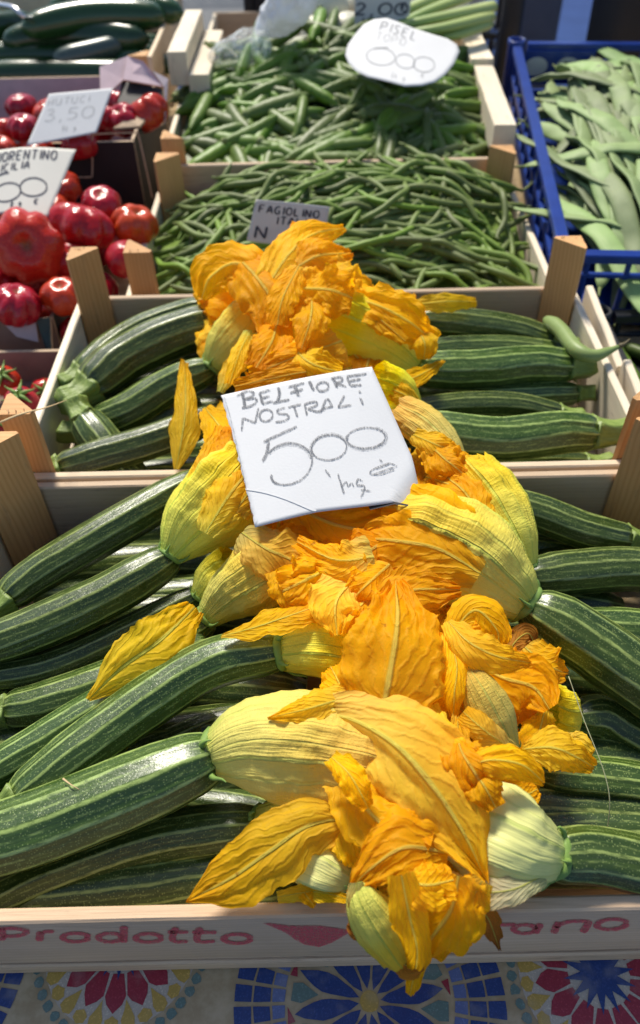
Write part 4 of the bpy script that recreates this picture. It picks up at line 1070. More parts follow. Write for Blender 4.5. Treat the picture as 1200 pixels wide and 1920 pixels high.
# little stroke alphabet (unit box, y down) for the hand written cards
G = {'A': [[(0, 1), (.4, 0), (.8, 1)], [(.15, .65), (.65, .65)]], 'B': [[(0, 0), (0, 1)], [(0, 0), (.6, .1), (.55, .42), (0, .5)], [(0, .5), (.7, .6), (.6, .95), (0, 1)]],
     'C': [[(.7, .12), (.4, 0), (.05, .3), (.05, .7), (.35, 1), (.7, .9)]], 'E': [[(0, 0), (0, 1)], [(0, 0), (.65, 0)], [(0, .5), (.5, .48)], [(0, 1), (.65, .98)]], 'F': [[(0, 0), (0, 1)], [(0, 0), (.65, 0)], [(0, .48), (.5, .46)]],
     'G': [[(.7, .12), (.4, 0), (.05, .3), (.05, .7), (.35, 1), (.7, .85), (.7, .55), (.4, .55)]], 'H': [[(0, 0), (0, 1)], [(.7, 0), (.7, 1)], [(0, .5), (.7, .5)]], 'I': [[(.2, 0), (.2, 1)]], 'L': [[(.05, 0), (.05, 1)], [(.05, 1), (.65, .96)]],
     'N': [[(0, 1), (0, 0)], [(0, 0), (.7, 1)], [(.7, 1), (.72, 0)]], 'O': [arc(.4, .5, .4, .5, 0, 360, 10)], 'P': [[(0, 0), (0, 1)], [(0, 0), (.65, .1), (.6, .48), (0, .55)]],
     'R': [[(0, 0), (0, 1)], [(0, 0), (.65, .1), (.6, .45), (0, .5)], [(.1, .5), (.7, 1)]], 'S': [[(.65, .1), (.35, 0), (.05, .22), (.35, .48), (.65, .74), (.35, 1), (0, .9)]], 'T': [[(0, 0), (.8, 0)], [(.4, 0), (.4, 1)]],
     'U': [[(0, 0), (.02, .75), (.35, 1), (.7, .75), (.72, 0)]], 'M': [[(0, 1), (.08, 0)], [(.08, 0), (.4, .7)], [(.4, .7), (.75, 0)], [(.75, 0), (.85, 1)]],
     '0': [arc(.45, .5, .46, .48, 0, 360, 12)], '2': [[(.05, .2), (.35, 0), (.65, .2), (.5, .55), (0, 1)], [(0, 1), (.75, .95)]], '3': [[(.05, .08), (.45, 0), (.6, .22), (.25, .47)], [(.25, .47), (.7, .6), (.6, .92), (.25, 1), (0, .9)]],
     '5': [[(.7, 0), (.12, .03)], [(.12, .03), (.08, .45)], [(.08, .45), (.45, .38), (.75, .65), (.5, .95), (.05, .98)]], '6': [[(.65, 0), (.2, .3), (.05, .75), (.4, 1), (.7, .75), (.45, .52), (.1, .65)]], '8': [arc(.4, .25, .3, .25, 0, 360, 8), arc(.4, .74, .38, .26, 0, 360, 8)],
     ',': [[(.15, .9), (.05, 1.2)]], '/': [[(.1, -.1), (.2, 1.1)]], 'k': [[(0, 0), (.02, 1)], [(.35, .4), (.05, .7), (.4, 1)]], 'g': [[(.4, .5), (.1, .55), (.15, .85), (.42, .75), (.42, .5), (.4, 1.2), (.1, 1.25)]],
     '€': [[(.75, .1), (.3, .1), (.1, .5), (.3, .95), (.75, .9)], [(0, .4), (.55, .36)], [(0, .6), (.55, .56)]], ' ': []}
def text(s, o, ex, ey, r=1.6, mt=None, gap=1.15, wid=None):
    """strokes of s from pixel o; ex = pixel vector of one letter's width, ey = of its height (downwards)"""
    out = []; x = 0.0
    for ch in s:
        for q in G[ch]:
            out.append(([(o[0] + (x + a) * ex[0] + b * ey[0], o[1] + (x + a) * ex[1] + b * ey[1]) for a, b in q], r, r * .8) + ((mt,) if mt else ()))
        x += gap * (.5 if ch in 'I,/' else 1)
    return out
c3, _ = crate('wooden crate of thin green beans behind the second courgette crate', -0.208, 0.266, 0.762, 1.046, -0.02, 0.061, wood, group='wooden vegetable crates', leg=.030, rear=(.030, .056), front=(0, .056), sides=((0, .056),), post_up=.05, posts='acd')
c4, _ = crate('wooden crate heaped with pea pods, under the rounded white card', -0.205, 0.268, 1.056, 1.43, 0.006, 0.087, wood, group='wooden vegetable crates', leg=.030, front=(0.0, 0.040), front2=(0.0435, 0.085, M['poplar_pink']), post_up=.032, posts='acd')
c5, _ = crate('rearmost wooden crate holding onions and leeks behind the pea pods', -0.19, 0.272, 1.445, 1.80, 0.012, 0.093, wood, group='wooden vegetable crates', leg=.030, posts='')
# red print on the lower slat of the pea crate
V, F = [], []
for k in range(26):
    x = rr.choice([rr.uniform(-.17, -.06), rr.uniform(.13, .24)]); w = rr.uniform(.004, .012); z = RIM + .006 - rr.uniform(.049, .062); h = rr.uniform(.008, .016); b = len(V)
    V += [(x, 1.0546, z), (x + w, 1.0546, z), (x + w, 1.0546, z - h), (x, 1.0546, z - h)]; F.append((b, b + 1, b + 2, b + 3))
o = mk('stamped_print', V, F, M['red_print'], c4, smooth=False); o['kind'] = 'stuff'
# ---- green beans
M['bean'] = m_pod('bean_skin', (0.105, 0.165, 0.028), (0.165, 0.225, 0.046), (0.22, 0.27, 0.07), 0.52)
M['pea'] = m_pod('pea_pod_skin', (0.070, 0.130, 0.018), (0.125, 0.19, 0.030), (0.19, 0.26, 0.055), 0.46, 60)
M['flat'] = m_pod('flat_bean_skin', (0.185, 0.255, 0.10), (0.24, 0.31, 0.135), (0.30, 0.36, 0.17), 0.6, 60)
M['tip'] = m_plain('bean_tip', (0.15, 0.19, 0.06), 0.6, 0.3)
def local_mesh(name, parts, mats):
    """a mesh in its own axes, for sharing between copies"""
    V, F, U, fm, off = [], [], [], [], 0
    for (v, f, u), k in parts:
        V += np.asarray(v).tolist(); F += [tuple(i + off for i in q) for q in f]; U += list(u); fm += [k] * len(f); off = len(V)
    me = bpy.data.meshes.new(name); me.from_pydata(V, [], F)
    for q in mats: me.materials.append(q)
    me.polygons.foreach_set('material_index', np.array(fm, dtype=np.int32))
    me.polygons.foreach_set('use_smooth', np.ones(len(F), dtype=bool))
    lay = me.uv_layers.new(name='UVMap'); lay.data.foreach_set('uv', np.array(U, dtype=np.float32).ravel())
    me.update(); return me
def bean_mesh(L, r, bend, S, seed):
    q = random.Random(seed)
    pts = [(-L/2, q.uniform(-.1, .1) * bend * L, 0), (-L/4, bend * L * .22, 0), (0, bend * L * .35, S * L), (L/4, bend * L * .25, 0), (L/2 - .01, 0, 0), (L/2, q.uniform(-.006, .006), .001)]
    C, _, _ = spline(pts, 16)
    v = np.linspace(0, 1, 17)
    rad = r * np.interp(v, [0, .04, .12, .85, .94, 1], [.25, .7, 1, .95, .55, .08]) * (1 + .06 * np.sin(v * 40 + seed))
    tp = [C[0] + (C[0] - C[1]) * 1.0 + np.array((0, 0, .001)), C[0]]
    st_ = spline([C[0] - (C[1] - C[0]) * .9 + np.array((0, q.uniform(-.003, .003), .001)), C[0]], 3)[0]
    return local_mesh('green_bean', [(tube(C, rad, 8), 0), (tube(st_, np.array([.3, .35, .45, .5]) * r, 5), 1)], [M['bean'], M['tip']])
bean_me = [bean_mesh(rr.uniform(.085, .14), rr.uniform(.0033, .0046), rr.choice([-1, 1]) * rr.uniform(.05, .62), rr.uniform(-.05, .09), k) for k in range(24)]
def settle(me, name, label, cat, group, x, y, ang, surf, off, L, roll=0.0):
    d = Vector((math.cos(ang), math.sin(ang), 0)) * L * .38
    za, zb = surf(x - d.x, y - d.y), surf(x + d.x, y + d.y)
    z = max(surf(x, y), (za + zb) / 2) + off
    pit = -math.atan2(zb - za, L * .76)
    o = bpy.data.objects.new(name, me); COL.objects.link(o)
    o.matrix_world = Matrix.Translation((x, y, z)) @ Matrix.Rotation(ang, 4, 'Z') @ Matrix.Rotation(pit, 4, 'Y') @ Matrix.Rotation(roll, 4, 'X')
    return tag(o, label, cat, group)
def mound_mesh(name, label, x0, x1, y0, y1, surf, dz, mat, cat):
    n, m_ = 26, 20; V = []
    for j in range(m_ + 1):
        for i in range(n + 1):
            x, y = x0 + (x1 - x0) * i / n, y0 + (y1 - y0) * j / m_
            V.append((x, y, surf(x, y) - dz + noise.noise((x * 60, y * 60, 0)) * .004))
    F = [(j*(n+1)+i, j*(n+1)+i+1, (j+1)*(n+1)+i+1, (j+1)*(n+1)+i) for j in range(m_) for i in range(n)]
    o = mk(name, V, F, mat); tag(o, label, cat); o['kind'] = 'stuff'; return o
def s_bean(x, y):
    f = (y - .78) / .25; a = (x - .05) / .24
    return RIM - .045 + .062 * max(0, math.sin(min(1, max(0, f * .72 + .05)) * math.pi * .62)) * (1 - .62 * a * a) - .012 * (1 if abs(a) > .95 else 0)
mound_mesh('green_bean_mass', 'the shaded mass of green beans inside their crate', -.196, .254, .774, 1.034, s_bean, .016, M['bean'], 'beans')
for k in range(285):
    x, y = rr.uniform(-.165, .225), rr.uniform(.79, 1.02)
    a = (x - .05) / .24
    ang = (-.75 * a if rr.random() < .42 else rr.uniform(-1.4, 1.4)) * rr.uniform(.3, 1.4) + rr.uniform(-.45, .45) + rr.choice([0, math.pi])
    settle(bean_me[k % 24], 'green_bean', 'thin green bean piled with the others in their crate', 'green bean', 'green beans in the crate behind the courgettes', x, y, ang, s_bean, -.010 + .016 * (k / 285), .11, rr.uniform(-.6, .6))
big = bean_mesh(.17, .0052, .5, .0, 77)
p = at(760, 445, .012)
o = settle(big, 'green_bean', 'long arching green bean lying on top at right of the bean card', 'green bean', 'green beans in the crate behind the courgettes', p.x, p.y, -.12, s_bean, .014, .15)
# ---- pea pods
def pod_mesh(L, w, bend, seed):
    q = random.Random(seed)
    C, _, _ = spline([(-L/2, 0, 0), (-L*.2, bend * L * .2, 0), (L*.15, bend * L * .22, 0), (L*.42, bend * L * .06, .0), (L/2 + .004, q.uniform(-.004, .004), 0)], 18)
    v = np.linspace(0, 1, 19)
    rad = w * np.interp(v, [0, .05, .2, .45, .75, .92, 1], [.22, .5, .92, 1.0, .92, .4, .05]) * (1 + .045 * np.sin(v * 2 * np.pi * 7.0))
    cal = tube(spline([C[0] - np.array((.009, 0, 0)), C[0] - np.array((.002, 0, 0)), C[0] + np.array((.004, 0, 0)), C[0] + np.array((.010, .001, .0))], 7)[0], np.array([.12, .12, .14, .2, .42, .58, .66, .5]) * w, 8, prof=lambda th, vv: 1 + .3 * np.cos(5 * th) * vv)
    return local_mesh('pea_pod', [(tube(C, rad, 10, flat=.78), 0), (cal, 1)], [M['pea'], M['tip']])
pod_me = [pod_mesh(rr.uniform(.085, .112), rr.uniform(.0102, .0124), rr.uniform(-.36, .36), k) for k in range(14)]
def s_pea(x, y):
    f = (y - 1.06) / .36; a = (x - .04) / .235
    return RIM - .022 + .105 * min(1, max(0, f)) ** .85 * (1 - .55 * max(0, abs(a) - .15) ** 1.3 * 1.25)
mound_mesh('pea_pod_mass', 'the shaded mass of pea pods inside their crate', -.193, .256, 1.068, 1.42, s_pea, .018, M['pea'], 'peas')
for k in range(288):
    x, y = rr.uniform(-.168, .232), rr.uniform(1.085, 1.40)
    settle(pod_me[k % 14], 'pea_pod', 'green pea pod heaped with the others under the rounded card', 'pea pod', 'pea pods heaped in their crate', x, y, rr.gauss(0, .9) + rr.choice([0, math.pi]), s_pea, -.008 + .02 * (k / 288), .08, rr.uniform(-1.4, 1.4))
for px, py, a in ((800, 250, 1.5), (822, 262, 1.75), (470, 255, .55)):
    p = at(px, py, .01)
    settle(pod_me[3], 'pea_pod', 'green pea pod heaped with the others under the rounded card', 'pea pod', 'pea pods heaped in their crate', p.x, p.y, a, s_pea, .016, .08, 1.2)
def beam(parent, a, b, wpx, z, h):
    A, B = at(a[0], a[1], z), at(b[0], b[1], z)
    w = wpx * mpp(A); d = (B - A).normalized()
    board(parent, 'top_rail', A - Vector((0, 0, h / 2)), B - Vector((0, 0, h / 2)), (w, -w * d.x / d.y, 0), (0, 0, h), M['poplar_white'], 10, .0008)
beam(c4, (948, 234), (907, 122), 42, .040, .038)
beam(c5, (905, 110), (878, 50), 42, .045, .03)
beam(c4, (372, 140), (402, 56), 38, .052, .044)
M['dark'] = m_plain('dark_plastic', (0.012, 0.013, 0.018), .45, .4, .4, 20)
# ---- blue plastic crate with flat beans
m_bl = NB('blue_plastic'); _uv, _ob = m_bl.coords()
m_bl.fin(m_bl.mix(m_bl.noise(_ob, 40, 4), (0.004, 0.022, 0.15), (0.007, 0.042, 0.27)), 0.32, 0.5, m_bl.bump(m_bl.noise(_ob, 300, 2), .1, .0005)); M['blue'] = m_bl.m
def plastic_crate(label, x0, x1, y0, y1, z, h, mat, group=None, yaw=0.0):
    t = thing('plastic_crate', label, 'crate', ((x0 + x1) / 2, (y0 + y1) / 2, RIM + z - h), group)
    zt = RIM + z
    def bx(nm, a, b, w, tv): return board(t, nm, a, b, w, tv, mat, 2, 0.0)
    for ya in (y0, y1):
        bx('rim_bar', (x0 + .018, ya, zt - .006), (x1 - .018, ya, zt - .006), (0, 0, .010), (0, .014, 0))
        bx('rail', (x0 + .018, ya, zt - .028), (x1 - .018, ya, zt - .028), (0, 0, .005), (0, .007, 0))
        bx('rail', (x0 + .018, ya, zt - .075), (x1 - .018, ya, zt - .075), (0, 0, .008), (0, .007, 0))
        bx('lower_wall', (x0 + .018, ya, zt - .0845), (x1 - .018, ya, zt - .0845), (0, 0, .010), (0, .005, 0))
        n = int((x1 - x0 - .036) / .045)
        for i in range(n + 1):
            xa = x0 + .025 + (x1 - x0 - .05) * i / n
            bx('bar', (xa, ya, zt - .0125), (xa, ya, zt - .090), (.006, 0, 0), (0, .005, 0))
    for xa in (x0, x1):
        bx('rim_bar', (xa, y0 + .018, zt - .006), (xa, y1 - .018, zt - .006), (0, 0, .010), (.014, 0, 0))
        bx('rail', (xa, y0 + .018, zt - .045), (xa, y1 - .018, zt - .045), (0, 0, .010), (.007, 0, 0))
        bx('lower_wall', (xa, y0 + .018, zt - .080), (xa, y1 - .018, zt - .080), (0, 0, .019), (.005, 0, 0))
        n = int((y1 - y0 - .036) / .04)
        for i in range(n + 1):
            ya = y0 + .025 + (y1 - y0 - .05) * i / n
            bx('bar', (xa, ya, zt - .0125), (xa, ya, zt - .07), (0, .006, 0), (.005, 0, 0))
    for xa in (x0, x1):
        for ya in (y0, y1):
            C = np.array([(xa, ya, zt - h), (xa, ya, zt - .05), (xa, ya, zt - .004), (xa, ya, zt + .003), (xa, ya, zt + .0035), (xa, ya, zt - .002), (xa, ya, zt - .03)])
            th = np.linspace(0, 2 * np.pi, 20, endpoint=False); V = []
            for c, r in zip(C, (.012, .013, .0135, .014, .0105, .010, .009)):
                V += [(c[0] + r * math.cos(a), c[1] + r * math.sin(a), c[2]) for a in th]
            F = [(i*20+j, i*20+(j+1) % 20, (i+1)*20+(j+1) % 20, (i+1)*20+j) for i in range(6) for j in range(20)] + [tuple(range(120, 140))]
            mk('corner_tube', V, F, mat, t)
    bx('floor', (x0 + .004, (y0 + y1) / 2, zt - h + .003), (x1 - .004, (y0 + y1) / 2, zt - h + .003), (0, y1 - y0 - .008, 0), (0, 0, .004))
    return t
bc = plastic_crate('bright blue plastic crate full of flat green beans at right', 0.300, 0.700, 0.765, 1.39, 0.022, 0.090, M['blue'])
bc.location.z += .012
bc.rotation_euler.z = R(-5.5)
bc.rotation_euler.x = R(3.4)
pan = board(bc, 'label_panel', (.315, 1.380, RIM - .012), (.425, 1.380, RIM - .012), (0, 0, .05), (0, .003, 0), M['blue'], 2, 0)
mk('pale_mark', [(.335 + .018 * math.cos(a) + dx, 1.3775, RIM - .010 + .014 * math.sin(a)) for dx in (0,) for a in np.linspace(0, 6.28, 20, endpoint=False)], [tuple(range(20))], M['paper_grey'], pan, smooth=False)
mk('pale_mark', [(.385 + .018 * math.cos(a), 1.3775, RIM - .010 + .014 * math.sin(a)) for a in np.linspace(0, 6.28, 20, endpoint=False)], [tuple(range(20))], M['paper_grey'], pan, smooth=False)
def flat_mesh(L, w, bend, arch, seed):
    q = random.Random(seed)
    C, _, _ = spline([(-L/2, 0, -arch * L * .3), (-L*.25, bend * L * .2, 0), (0, bend * L * .3, arch * L * .25), (L*.25, bend * L * .2, 0), (L*.46, 0, -arch * L * .3), (L/2 + .008, -.004, -arch * L * .4)], 22)
    v = np.linspace(0, 1, 23)
    rad = w * np.interp(v, [0, .03, .12, .3, .8, .93, 1], [.10, .45, .85, 1, .95, .5, .03])
    V, F, U = tube(C, rad, 14, flat=.27)
    V = V.reshape(23, 14, 3)
    for i in range(23):
        V[i, :, 2] += noise.noise((i * .28, seed, 0)) * .0035
        for j in range(14): V[i, j, 2] += (V[i, j, 1] - C[i][1]) * .28 * noise.noise((i * .16, seed, 5)) + .0013 * math.sin(i * 1.9 + seed) * (1 if 1 < j < 5 else 0)
    st_ = tube(spline([C[0] - np.array((.012, 0, -.001)), C[0] + np.array((.003, 0, 0))], 4)[0], np.array([.0012, .0013, .0016, .002, .0022]), 6)
    return local_mesh('flat_bean', [((V.reshape(-1, 3), F, U), 0), (st_, 1)], [M['flat'], M['tip']])
flat_me = [flat_mesh(rr.uniform(.19, .26), rr.uniform(.0112, .0136), rr.uniform(-.30, .30), rr.uniform(-.05, .25), k) for k in range(16)]
def s_flat(x, y):
    f = min(1, max(0, (y - .80) / .58)); xe = .288 + .058 * f
    return RIM - .034 + .036 * f + .042 * math.sin(f * math.pi * .85) - .020 * math.exp(-((x - xe) / .025) ** 2)
mound_mesh('flat_bean_mass', 'the shaded mass of flat beans inside the blue crate', .365, .68, .815, 1.36, s_flat, .024, M['flat'], 'beans')
for k in range(235):
    y = rr.uniform(.86, 1.28); x = rr.uniform(.350, .60) + (y - 1.0) * .10
    settle(flat_me[k % 16], 'flat_bean', 'broad pale flat bean among the others in the blue crate', 'flat bean', 'flat beans in the blue crate', x, y, math.pi / 2 + rr.gauss(.10, .40 if k < 140 else .17) + rr.choice([0, math.pi]), s_flat, -.018 + .034 * (k / 235), .2, rr.uniform(-.6, .6))
for px, py, a, z in ((1145, 300, -.15, .03), (1165, 390, -.5, .03), (1090, 190, 2.3, .03), (1140, 330, 1.5, .03), (1085, 330, 2.1, .02), (1130, 450, 1.75, .01)):
    p = at(px, py, z - .01)
    settle(flat_me[rr.randrange(16)], 'flat_bean', 'broad pale flat bean among the others in the blue crate', 'flat bean', 'flat beans in the blue crate', p.x, p.y, a, s_flat, .016, .17, rr.uniform(-.3, .3))
# ---- crate right of the second one, greens low inside; its black stands in for shade
c6 = plastic_crate('crate of pods at the right edge, made black for the shade below the blue crate', .305, .70, .40, .738, -0.034, 0.046, M['dark'])
def s_low(x, y): return RIM - .066 + .004 * math.sin(x * 30)
mound_mesh('pea_pod_mass', 'the shaded mass of pods in the crate at the right edge', .315, .69, .415, .725, s_low, .012, M['pea'], 'peas')
for k in range(70):
    settle(pod_me[k % 14], 'pea_pod', 'dark pod lying low in the crate at the right edge', 'pea pod', 'pods in the crate at the right edge', rr.uniform(.31, .55), rr.uniform(.44, .70), rr.uniform(0, 6.28), s_low, -.004 + .016 * k / 70, .08, rr.uniform(-1, 1))
# stray bean over the side wall
t = thing('stray_bean', 'single pale bean lying across the right wall of the second crate', 'bean', at(1090, 650, .0))
C, _, _ = spline([px3(q) for q in [(1022, 598, -.006), (1050, 618, .004), (1080, 655, .010), (1110, 668, .010), (1146, 656, .010), (1160, 650, .012)]], 24)
V, F, U = tube(C, np.interp(np.linspace(0, 1, 25), [0, .05, .15, .7, .88, 1], [.3, .7, 1, .95, .6, .25]) * 15 * mpp(Vector(C[10])), 12)
mk('pod', V, F, m_pod('bean_pale', (0.17, 0.25, 0.07), (0.24, 0.33, 0.10), (0.3, 0.4, 0.15), .45), t, luv=U)
V, F, U = tube(spline([C[-1], C[-1] + np.array((.006, .002, .002)), C[-1] + np.array((.011, .006, .004))], 6)[0], np.array([.0022, .0026, .002, .0015, .0012, .001, .0006]), 6)
mk('stem', V, F, m_plain('stem_brown', (0.10, 0.08, 0.04), .6), t, luv=U)
# ---- cardboard boxes with tomatoes
M['tomato'] = m_tomato()
M['card_brown'] = m_plain('cardboard_brown', (0.24, 0.16, 0.13), .8, .15, .2, 60)
M['card_lilac'] = m_plain('cardboard_lilac', (0.47, 0.40, 0.43), .8, .15, .15, 40)
M['card_pink'] = m_plain('cardboard_pink', (0.56, 0.43, 0.46), .8, .15, .2, 70)
M['card_black'] = m_plain('cardboard_black', (0.016, 0.013, 0.016), .55, .3, .3, 30)
M['card_green'] = m_plain('cardboard_green', (0.035, 0.055, 0.05), .55, .3, .3, 30)
M['card_edge'] = m_plain('cardboard_edge', (0.50, 0.38, 0.27), .9, .1, .35, 400, .6)
def panel(parent, name, quad, th, mat, edge=True):
    """a sheet of corrugated card: four corners, real thickness, raw edge in its own colour"""
    q = [np.array(p, float) for p in quad]; n = nrm(np.cross(q[1] - q[0], q[3] - q[0])) * th
    V = q + [p - n for p in q]
    return mk(name, V, [(0, 1, 2, 3), (7, 6, 5, 4), (0, 4, 5, 1), (1, 5, 6, 2), (2, 6, 7, 3), (3, 7, 4, 0)], None, parent, mats=[mat, M['card_edge']], fm=[0, 0, 1, 1, 1, 1], smooth=False)
def card_box(label, x0, x1, y0, y1, z, h, mats, group='cardboard boxes of tomatoes'):
    """mats: front, side, rear, floor"""
    zt, zb = RIM + z, RIM + z - h
    t = thing('cardboard_box', label, 'box', ((x0 + x1) / 2, (y0 + y1) / 2, zb), group)
    T = .004
    panel(t, 'front_panel', [(x0, y0, zb), (x1, y0, zb), (x1, y0, zt), (x0, y0, zt)], T, mats[0])
    panel(t, 'rear_panel', [(x1, y1, zb), (x0, y1, zb), (x0, y1, zt), (x1, y1, zt)], T, mats[2])
    panel(t, 'side_panel', [(x1, y0 + T + .0005, zb), (x1, y1 - T - .0005, zb), (x1, y1 - T - .0005, zt + .001), (x1, y0 + T + .0005, zt + .001)], T, mats[1])
    panel(t, 'side_panel', [(x0, y1 - T - .0005, zb), (x0, y0 + T + .0005, zb), (x0, y0 + T + .0005, zt), (x0, y1 - T - .0005, zt)], T, mats[1])
    panel(t, 'floor', [(x0 + T + .001, y0 + T + .001, zb + .005), (x1 - T - .001, y0 + T + .001, zb + .005), (x1 - T - .001, y1 - T - .001, zb + .005), (x0 + T + .001, y1 - T - .001, zb + .005)], .004, mats[3])
    return t
b1 = card_box('brown cardboard box of big ribbed tomatoes beside the second crate', -.66, -.283, .742, 1.03, -.030, .052, (M['card_brown'], M['card_green'], M['card_pink'], M['card_brown']))
p0, p1, p2, p3 = at(35, 600, -.028), at(75, 597, -.028), at(72, 640, -.05), at(60, 650, -.05)
panel(b1, 'inner_flap', [Vector((-.338, .7405, RIM - .028)), Vector((-.300, .7405, RIM - .028)), Vector((-.300, .730, RIM - .050)), Vector((-.322, .732, RIM - .044))], .003, M['card_lilac'])
panel(b1, 'corner_flap', [Vector((-.298, .7395, RIM - .027)), Vector((-.2825, .7395, RIM - .025)), Vector((-.2825, .705, RIM - .066)), Vector((-.292, .725, RIM - .058))], .004, M['card_green'])
b2 = card_box('black cardboard box of red tomatoes in front of the cucumbers', -.62, -.232, 1.062, 1.335, .036, .1175, (M['card_black'], M['card_black'], M['card_pink'], M['card_brown']))
# printed outline on the black front and torn pale rim on its side
V, F = ribbon_mesh([([(112, 330), (165, 332), (173, 324), (173, 260), (180, 252), (250, 249), (260, 256), (286, 372)], 1.3, 1.3)], lambda x, y: tuple(atY(x, y, 1.0605)))
mk('printed_line', V, F, M['card_edge'], b2, smooth=False)
panel(b2, 'torn_rim', [tuple(at(212, 240, .040)), tuple(at(262, 236, .040)), tuple(at(290, 203, .044)), tuple(at(240, 222, .046))], .004, M['card_edge'])
panel(b2, 'raised_flap', [tuple(at(188, 190, .058)), tuple(at(187, 128, .085)), tuple(at(240, 108, .09)), tuple(at(232, 152, .07))], .003, M['card_pink'])
panel(b2, 'raised_flap', [tuple(at(232, 152, .072)), tuple(at(240, 108, .092)), tuple(at(270, 118, .09)), tuple(at(306, 165, .066))], .003, M['card_pink'])
panel(b2, 'hanging_flap', [tuple(at(220, 205, .046)), tuple(at(231, 148, .070)), tuple(at(306, 172, .062)), tuple(at(306, 196, .05))], .003, M['card_black'])
panel(b2, 'hanging_flap', [tuple(at(308, 235, .03)), tuple(at(306, 165, .064)), tuple(at(284, 135, .08)), tuple(at(314, 150, .07))], .003, M['card_lilac'])
def tomato_mesh(lobes, depth, flat, seed, dent=.25):
    q = random.Random(seed); nu, nv = 40, 24
    ph = [q.uniform(-.25, .25) for _ in range(lobes)]; V, F, U = [], [], []
    for i in range(nv + 1):
        t = math.pi * i / nv
        for j in range(nu):
            a = 2 * math.pi * j / nu
            k = abs(math.cos(lobes * a / 2 + .5 * math.sin(a * 2 + seed) + .3 * math.sin(a + seed * 2)))
            r = 1 - depth * (1 - k ** .6) * (math.sin(t) ** .6) * (1 if i < nv * .7 else .7)
            r *= 1 + .05 * math.sin(a * 2 + seed) + .03 * noise.noise((math.cos(a) * 2, math.sin(a) * 2, t * 2 + seed))
            z = math.cos(t) * flat; z -= math.copysign(dent * math.exp(-(math.sin(t) / .28) ** 2), z) * flat
            V.append((r * math.sin(t) * math.cos(a), r * math.sin(t) * math.sin(a), z))
    for i in range(nv):
        for j in range(nu):
            F.append((i*nu+j, (i+1)*nu+j, (i+1)*nu+(j+1) % nu, i*nu+(j+1) % nu)); U += [(j/nu, i/nv), (j/nu, (i+1)/nv), ((j+1)/nu, (i+1)/nv), ((j+1)/nu, i/nv)]
    return local_mesh('tomato', [((V, F, U), 0)], [M['tomato']])
tom_rib = [tomato_mesh(q, d, f, k, .3) for k, (q, d, f) in enumerate(((8, .30, .72), (7, .30, .78), (9, .26, .74), (6, .26, .80)))]
tom_pl = [tomato_mesh(5, .10, .88, 10, .15), tomato_mesh(6, .14, .84, 12, .2)]
def tomato(px, py, rpx, z, label, me, tilt, ang, group, cat='tomato', sx=1.0):
    p = at(px, py, z); r = rpx * mpp(p)
    o = bpy.data.objects.new('tomato', me); COL.objects.link(o)
    o.matrix_world = Matrix.Translation(p) @ Matrix.Rotation(ang, 4, 'Z') @ Matrix.Rotation(tilt, 4, 'X') @ Matrix.Diagonal((r * sx, r, r, 1))
    return tag(o, label, cat, group)
GT1, GT2 = 'ribbed tomatoes in the brown box', 'red tomatoes in the black box'
tm = M['tomato'].copy(); tm.name = 'tomato_skin_orange'
for q in tm.node_tree.nodes:
    if q.type == 'VALTORGB':
        for e, c in zip(q.color_ramp.elements, ((.40, .018, .010, 1), (.52, .035, .012, 1), (.62, .08, .016, 1))): e.color = c
tom_big = tomato_mesh(7, .17, .74, 4, .45); tom_big.materials.clear(); tom_big.materials.append(tm)
ORANGE = [(52, 463, 70, .006, 'huge ribbed orange red tomato with its brown scar facing out', tom_big, 1.05, .3, 1.0),
          (150, 425, 56, .000, 'long ribbed red tomato right of the huge scarred one', tom_rib[1], .5, 2.6, 1.25),
          (190, 388, 42, -.002, 'smooth dark red tomato in front of the black box', tom_pl[1], .3, .5, 1.0),
          (253, 422, 44, -.006, 'round red tomato at the right rear corner of the brown box', tom_rib[3], .4, 1.2, 1.0),
          (112, 350, 40, .004, 'orange red tomato half hidden by the larger price card', tom_rib[2], .6, .8, 1.0),
          (30, 572, 50, -.012, 'glossy red tomato just behind the front panel of the brown box', tom_rib[2], .35, 1.8, 1.0),
          (118, 556, 42, -.014, 'red creased tomato beside the corner post of the second crate', tom_rib[3], .2, .2, 1.0),
          (238, 487, 40, -.016, 'red tomato next to the wall of the green bean crate', tom_pl[0], .4, 2, 1.0),
          (135, 492, 42, -.022, 'shaded red tomato between the huge scarred one and the corner post', tom_rib[3], .2, .9, 1.0),
          (100, 395, 34, -.012, 'small red tomato under the lower edge of the larger price card', tom_pl[1], .3, .1, 1.0)]
for px, py, r, z, lb, me, tl, an, sx in ORANGE: tomato(px, py, r, z, lb, me, tl, an, GT1, sx=sx)
for px, py, r, z in ((140, 618, 30, -.05), (190, 470, 38, -.045), (185, 540, 40, -.05), (60, 520, 46, -.05), (0, 520, 44, -.03), (-40, 470, 55, -.01), (20, 380, 45, -.02), (215, 450, 36, -.05), (75, 590, 38, -.05), (-30, 580, 40, -.02)):
    tomato(px, py, r, z, 'red tomato low in the brown box, partly covered by others', tom_rib[rr.randrange(4)], rr.uniform(0, .8), rr.uniform(0, 6), GT1)
for px, py, r, z, lb in ((45, 240, 33, .050, 'shiny red tomato left of the smaller price card in the black box'), (278, 212, 40, .040, 'red tomato under the raised flap of the black box'), (3, 246, 32, .045, 'red tomato at the left edge of the photo in the black box'),
                         (232, 226, 34, .038, 'red tomato behind the torn rim of the black box'), (200, 222, 28, .040, 'small red tomato right of the smaller price card'), (0, 282, 34, .040, 'red tomato just above the larger price card at the left edge')):
    tomato(px, py, r, z, lb, tom_rib[rr.randrange(1, 4)], rr.uniform(0, .7), rr.uniform(0, 6), GT2)
